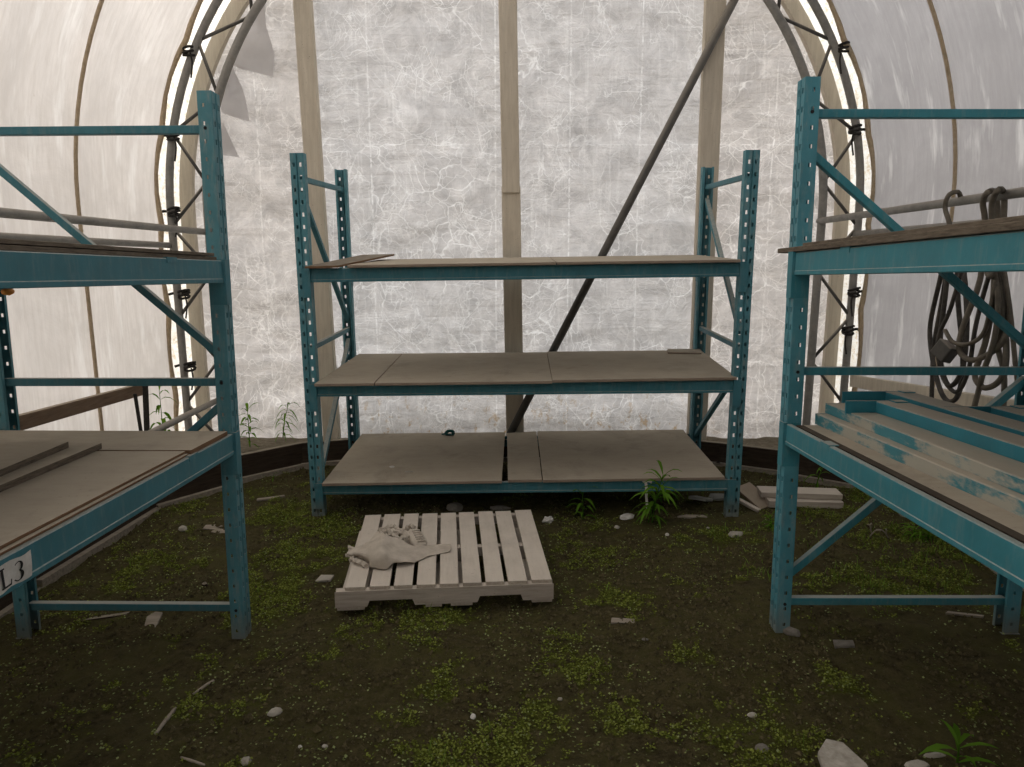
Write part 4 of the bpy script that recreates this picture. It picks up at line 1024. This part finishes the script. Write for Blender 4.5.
lump('crumpled_paper', sit(548, 522), (.065, .05, .05), PAPER, 'white crumpled lump beside the pallet right rear corner', 'paper', 19, .3, 3, .5)
lump('white_chunk', sit(627, 518), (.10, .05, .045), PAPER, 'white broken chunk on soil in front of the middle rack', 'chunk', 20, .25, 2, .4)
lump('stone', sit(617, 528), (.035, .028, .024), STONE, 'small pale pebble just in front of the white chunk', 'pebble', 21)
lump('stone', sit(667, 535), (.024, .022, .02), PAPER, 'small white pebble in front of the tall weed', 'pebble', 22)
lump('stone', sit(708, 528), (.02, .018, .015), STONE, 'tiny pale pebble below the grey tile', 'pebble', 23)
slab(692, 517, [(-.09, -.012), (.0, -.02), (.09, -.008), (.07, .016), (-.03, .012)], .014, CHIP, 'pale broken shard on soil in front of the grey tile', 'shard', 'broken_shard', -.1, (.1, 0))
slab(701, 503, [(-.09, -.06), (.02, -.08), (.075, .01), (-.02, .085)], .02, SLATE, 'grey broken tile lying beside the middle rack right post', 'tile', 'broken_tile', -.15, (-.25, .1), .02)
slab(722, 500, [(-.09, -.035), (.08, -.03), (.085, .02), (-.08, .045)], .018, SLATE, 'second grey broken tile half hidden behind the right post', 'tile', 'broken_tile', -.45, (.2, -.2), .012)
lump('white_chunk', sit(735, 536), (.09, .055, .04), STONE, 'pale crumpled chunk on soil right of the middle rack', 'chunk', 24, .4, 2, .5)
lump('stone', sit(791, 634), (.075, .045, .045), STONE_G, 'grey stone at the foot of the right rack post', 'stone', 25, -.6)
slab(843, 645, [(-.045, -.02), (.035, -.026), (.05, .014), (-.03, .026)], .015, STONE_G, 'flat grey stone under the right rack strut', 'stone', 'stone_flake', .1)
slab(630, 622, [(-.085, -.02), (.075, -.02), (.08, .02), (-.08, .022)], .01, CHIP, 'flat grey wood scrap in the middle of the floor', 'wood scrap', 'wood_scrap', -.08)
slab(847, 768, [(-.075, -.10), (.075, -.10), (.055, .0), (.0, .085), (-.05, .09), (-.085, .02)], .022, STONE, 'big pale flat stone at the bottom edge right of centre', 'stone', 'flat_stone', -.25, (.05, 0), .004)
lump('bone_piece', sit(935, 757), (.07, .022, .022), STONE, 'pale bone like piece beside the bottom right weed', 'chip', 27, .0)
lump('bone_piece', sit(917, 766), (.085, .035, .03), STONE, 'pale rounded chip cut by the bottom edge', 'chip', 28, .1)
slab(964, 615, [(-.075, -.008), (.07, -.010), (.08, .008), (-.06, .010)], .01, CHIP, 'pale thin stick lying behind the right rack strut', 'stick', 'flat_stick', -.25)
lump('stone', sit(455, 510), (.11, .08, .07), STONE_G, 'grey round stone behind the pallet, left of two', 'stone', 30)
lump('stone', sit(500, 509), (.14, .06, .04), STONE_G, 'flat grey stone behind the pallet, right of two', 'stone', 31)
lump('stone', sit(560, 700) , (.02, .016, .014), STONE, 'tiny pale pebble in the centre foreground', 'pebble', 32)
lump('stone', sit(473, 717), (.022, .03, .014), PAPER, 'white chip on moss in the centre foreground', 'pebble', 33)
lump('stone', sit(205, 586), (.03, .028, .03), CURB, 'black lump of dirt under the left rack', 'clod', 34)
lump('stone', sit(752, 715), (.035, .025, .02), STONE, 'pale pebble in the right foreground, beside crumbly soil', 'pebble', 35)
lump('stone', sit(762, 749), (.05, .04, .02), STONE_G, 'flat dull stone at the lower right foreground', 'stone', 36)
lump('stone', sit(645, 640), (.03, .02, .012), STONE_G, 'small grey pebble on the floor below the flat wood scrap', 'pebble', 37)
# planks piled right of the middle rack
def plank(c, L, w, th, rz, ry, rx, mt, lab):
    b = MB(); b.box((-L/2, -w/2, 0), (L/2, w/2, th)); o = b.build('scrap_plank', mt, bev=.004)
    o.matrix_world = Matrix.Translation(c) @ Euler((rx, ry, rz)).to_matrix().to_4x4(); tag(o, lab, 'plank', 'scrap planks right of the middle rack')
q = sit(790, 506); plank(q+Vector((.1, .05, -.005)), .46, .12, .045, -.06, 0, 0, PALE_X, 'pale squared timber block behind the right rack post, lower one')
plank(q+Vector((.09, .10, .043)), .5, .13, .035, -.1, .0, 0, PALE_X, 'pale squared timber block stacked on the lower one')
q = sit(757, 507); plank(q+Vector((-.0, .06, .045)), .22, .14, .016, -.95, .42, .1, BROWN, 'tan plank offcut leaning against the pale blocks')
q = sit(745, 508); plank(q+Vector((.0, .0, .02)), .20, .035, .02, -.85, .22, 0, PALE_X, 'thin pale lath leaning beside the middle rack right post')
lump('brick_piece', sit(768, 506), (.07, .05, .04), mat_simple('red_brick', (.22, .08, .04), (.30, .12, .07), 30), 'reddish brick fragment by the pale timber blocks', 'brick', 40)
for k in range(5):
    rd = random.Random(k); a = sit(878+rd.uniform(-12, 12), 533+rd.uniform(-6, 6)); c = a+Vector((rd.uniform(-.1, .1), rd.uniform(-.03, .03), rd.uniform(.02, .07)))
    o = MB().tube(spline([a, (a+c)/2+Vector((0, 0, .02)), c], 4), .004, 5).build('dry_twig', CHIP, smooth=True, origin=a)
    tag(o, 'thin dry grey twig in the small heap under the right rack', 'twig', 'dry twigs under the right rack')

# ------------------------------------------------------------------ daylight
W = bpy.data.worlds.new('overcast_sky'); S.world = W; W.use_nodes = True; nt = W.node_tree; nt.nodes.clear()
ou = nt.nodes.new('ShaderNodeOutputWorld'); bg = nt.nodes.new('ShaderNodeBackground'); nt.links.new(bg.outputs[0], ou.inputs[0])
tcw = nt.nodes.new('ShaderNodeTexCoord'); sx = nt.nodes.new('ShaderNodeSeparateXYZ'); nt.links.new(tcw.outputs['Generated'], sx.inputs[0])
rw = nt.nodes.new('ShaderNodeValToRGB'); mw = nt.nodes.new('ShaderNodeMapRange'); nt.links.new(sx.outputs[2], mw.inputs[0]); mw.inputs[1].default_value = -1; mw.inputs[2].default_value = 1; nt.links.new(mw.outputs[0], rw.inputs[0])
# overcast sky: three times brighter at the zenith than at the horizon, dull ground below it
for el, (p_, c_) in zip([rw.color_ramp.elements[0], rw.color_ramp.elements[1], rw.color_ramp.elements.new(.5), rw.color_ramp.elements.new(.49)], ((0, .10), (1, 1.0), (.5, .34), (.49, .14))):
    el.position = p_; el.color = (c_, c_*.98, c_*.955, 1)
nt.links.new(rw.outputs[0], bg.inputs[0]); bg.inputs[1].default_value = 1.9
sl = bpy.data.lights.new('hazy_sun', 'SUN'); sl.energy = 1.0; sl.angle = math.radians(35); sl.color = (1, .93, .84)
so = bpy.data.objects.new('hazy_sun', sl); COL.objects.link(so); so.rotation_euler = Vector((.75, -.55, -.75)).to_track_quat('-Z', 'Y').to_euler()
so.location = (-6, 10, 8)
S.view_settings.view_transform = 'Standard'; S.view_settings.look = 'None'; S.view_settings.gamma = 1; S.view_settings.exposure = .62
S.view_settings.use_curve_mapping = False
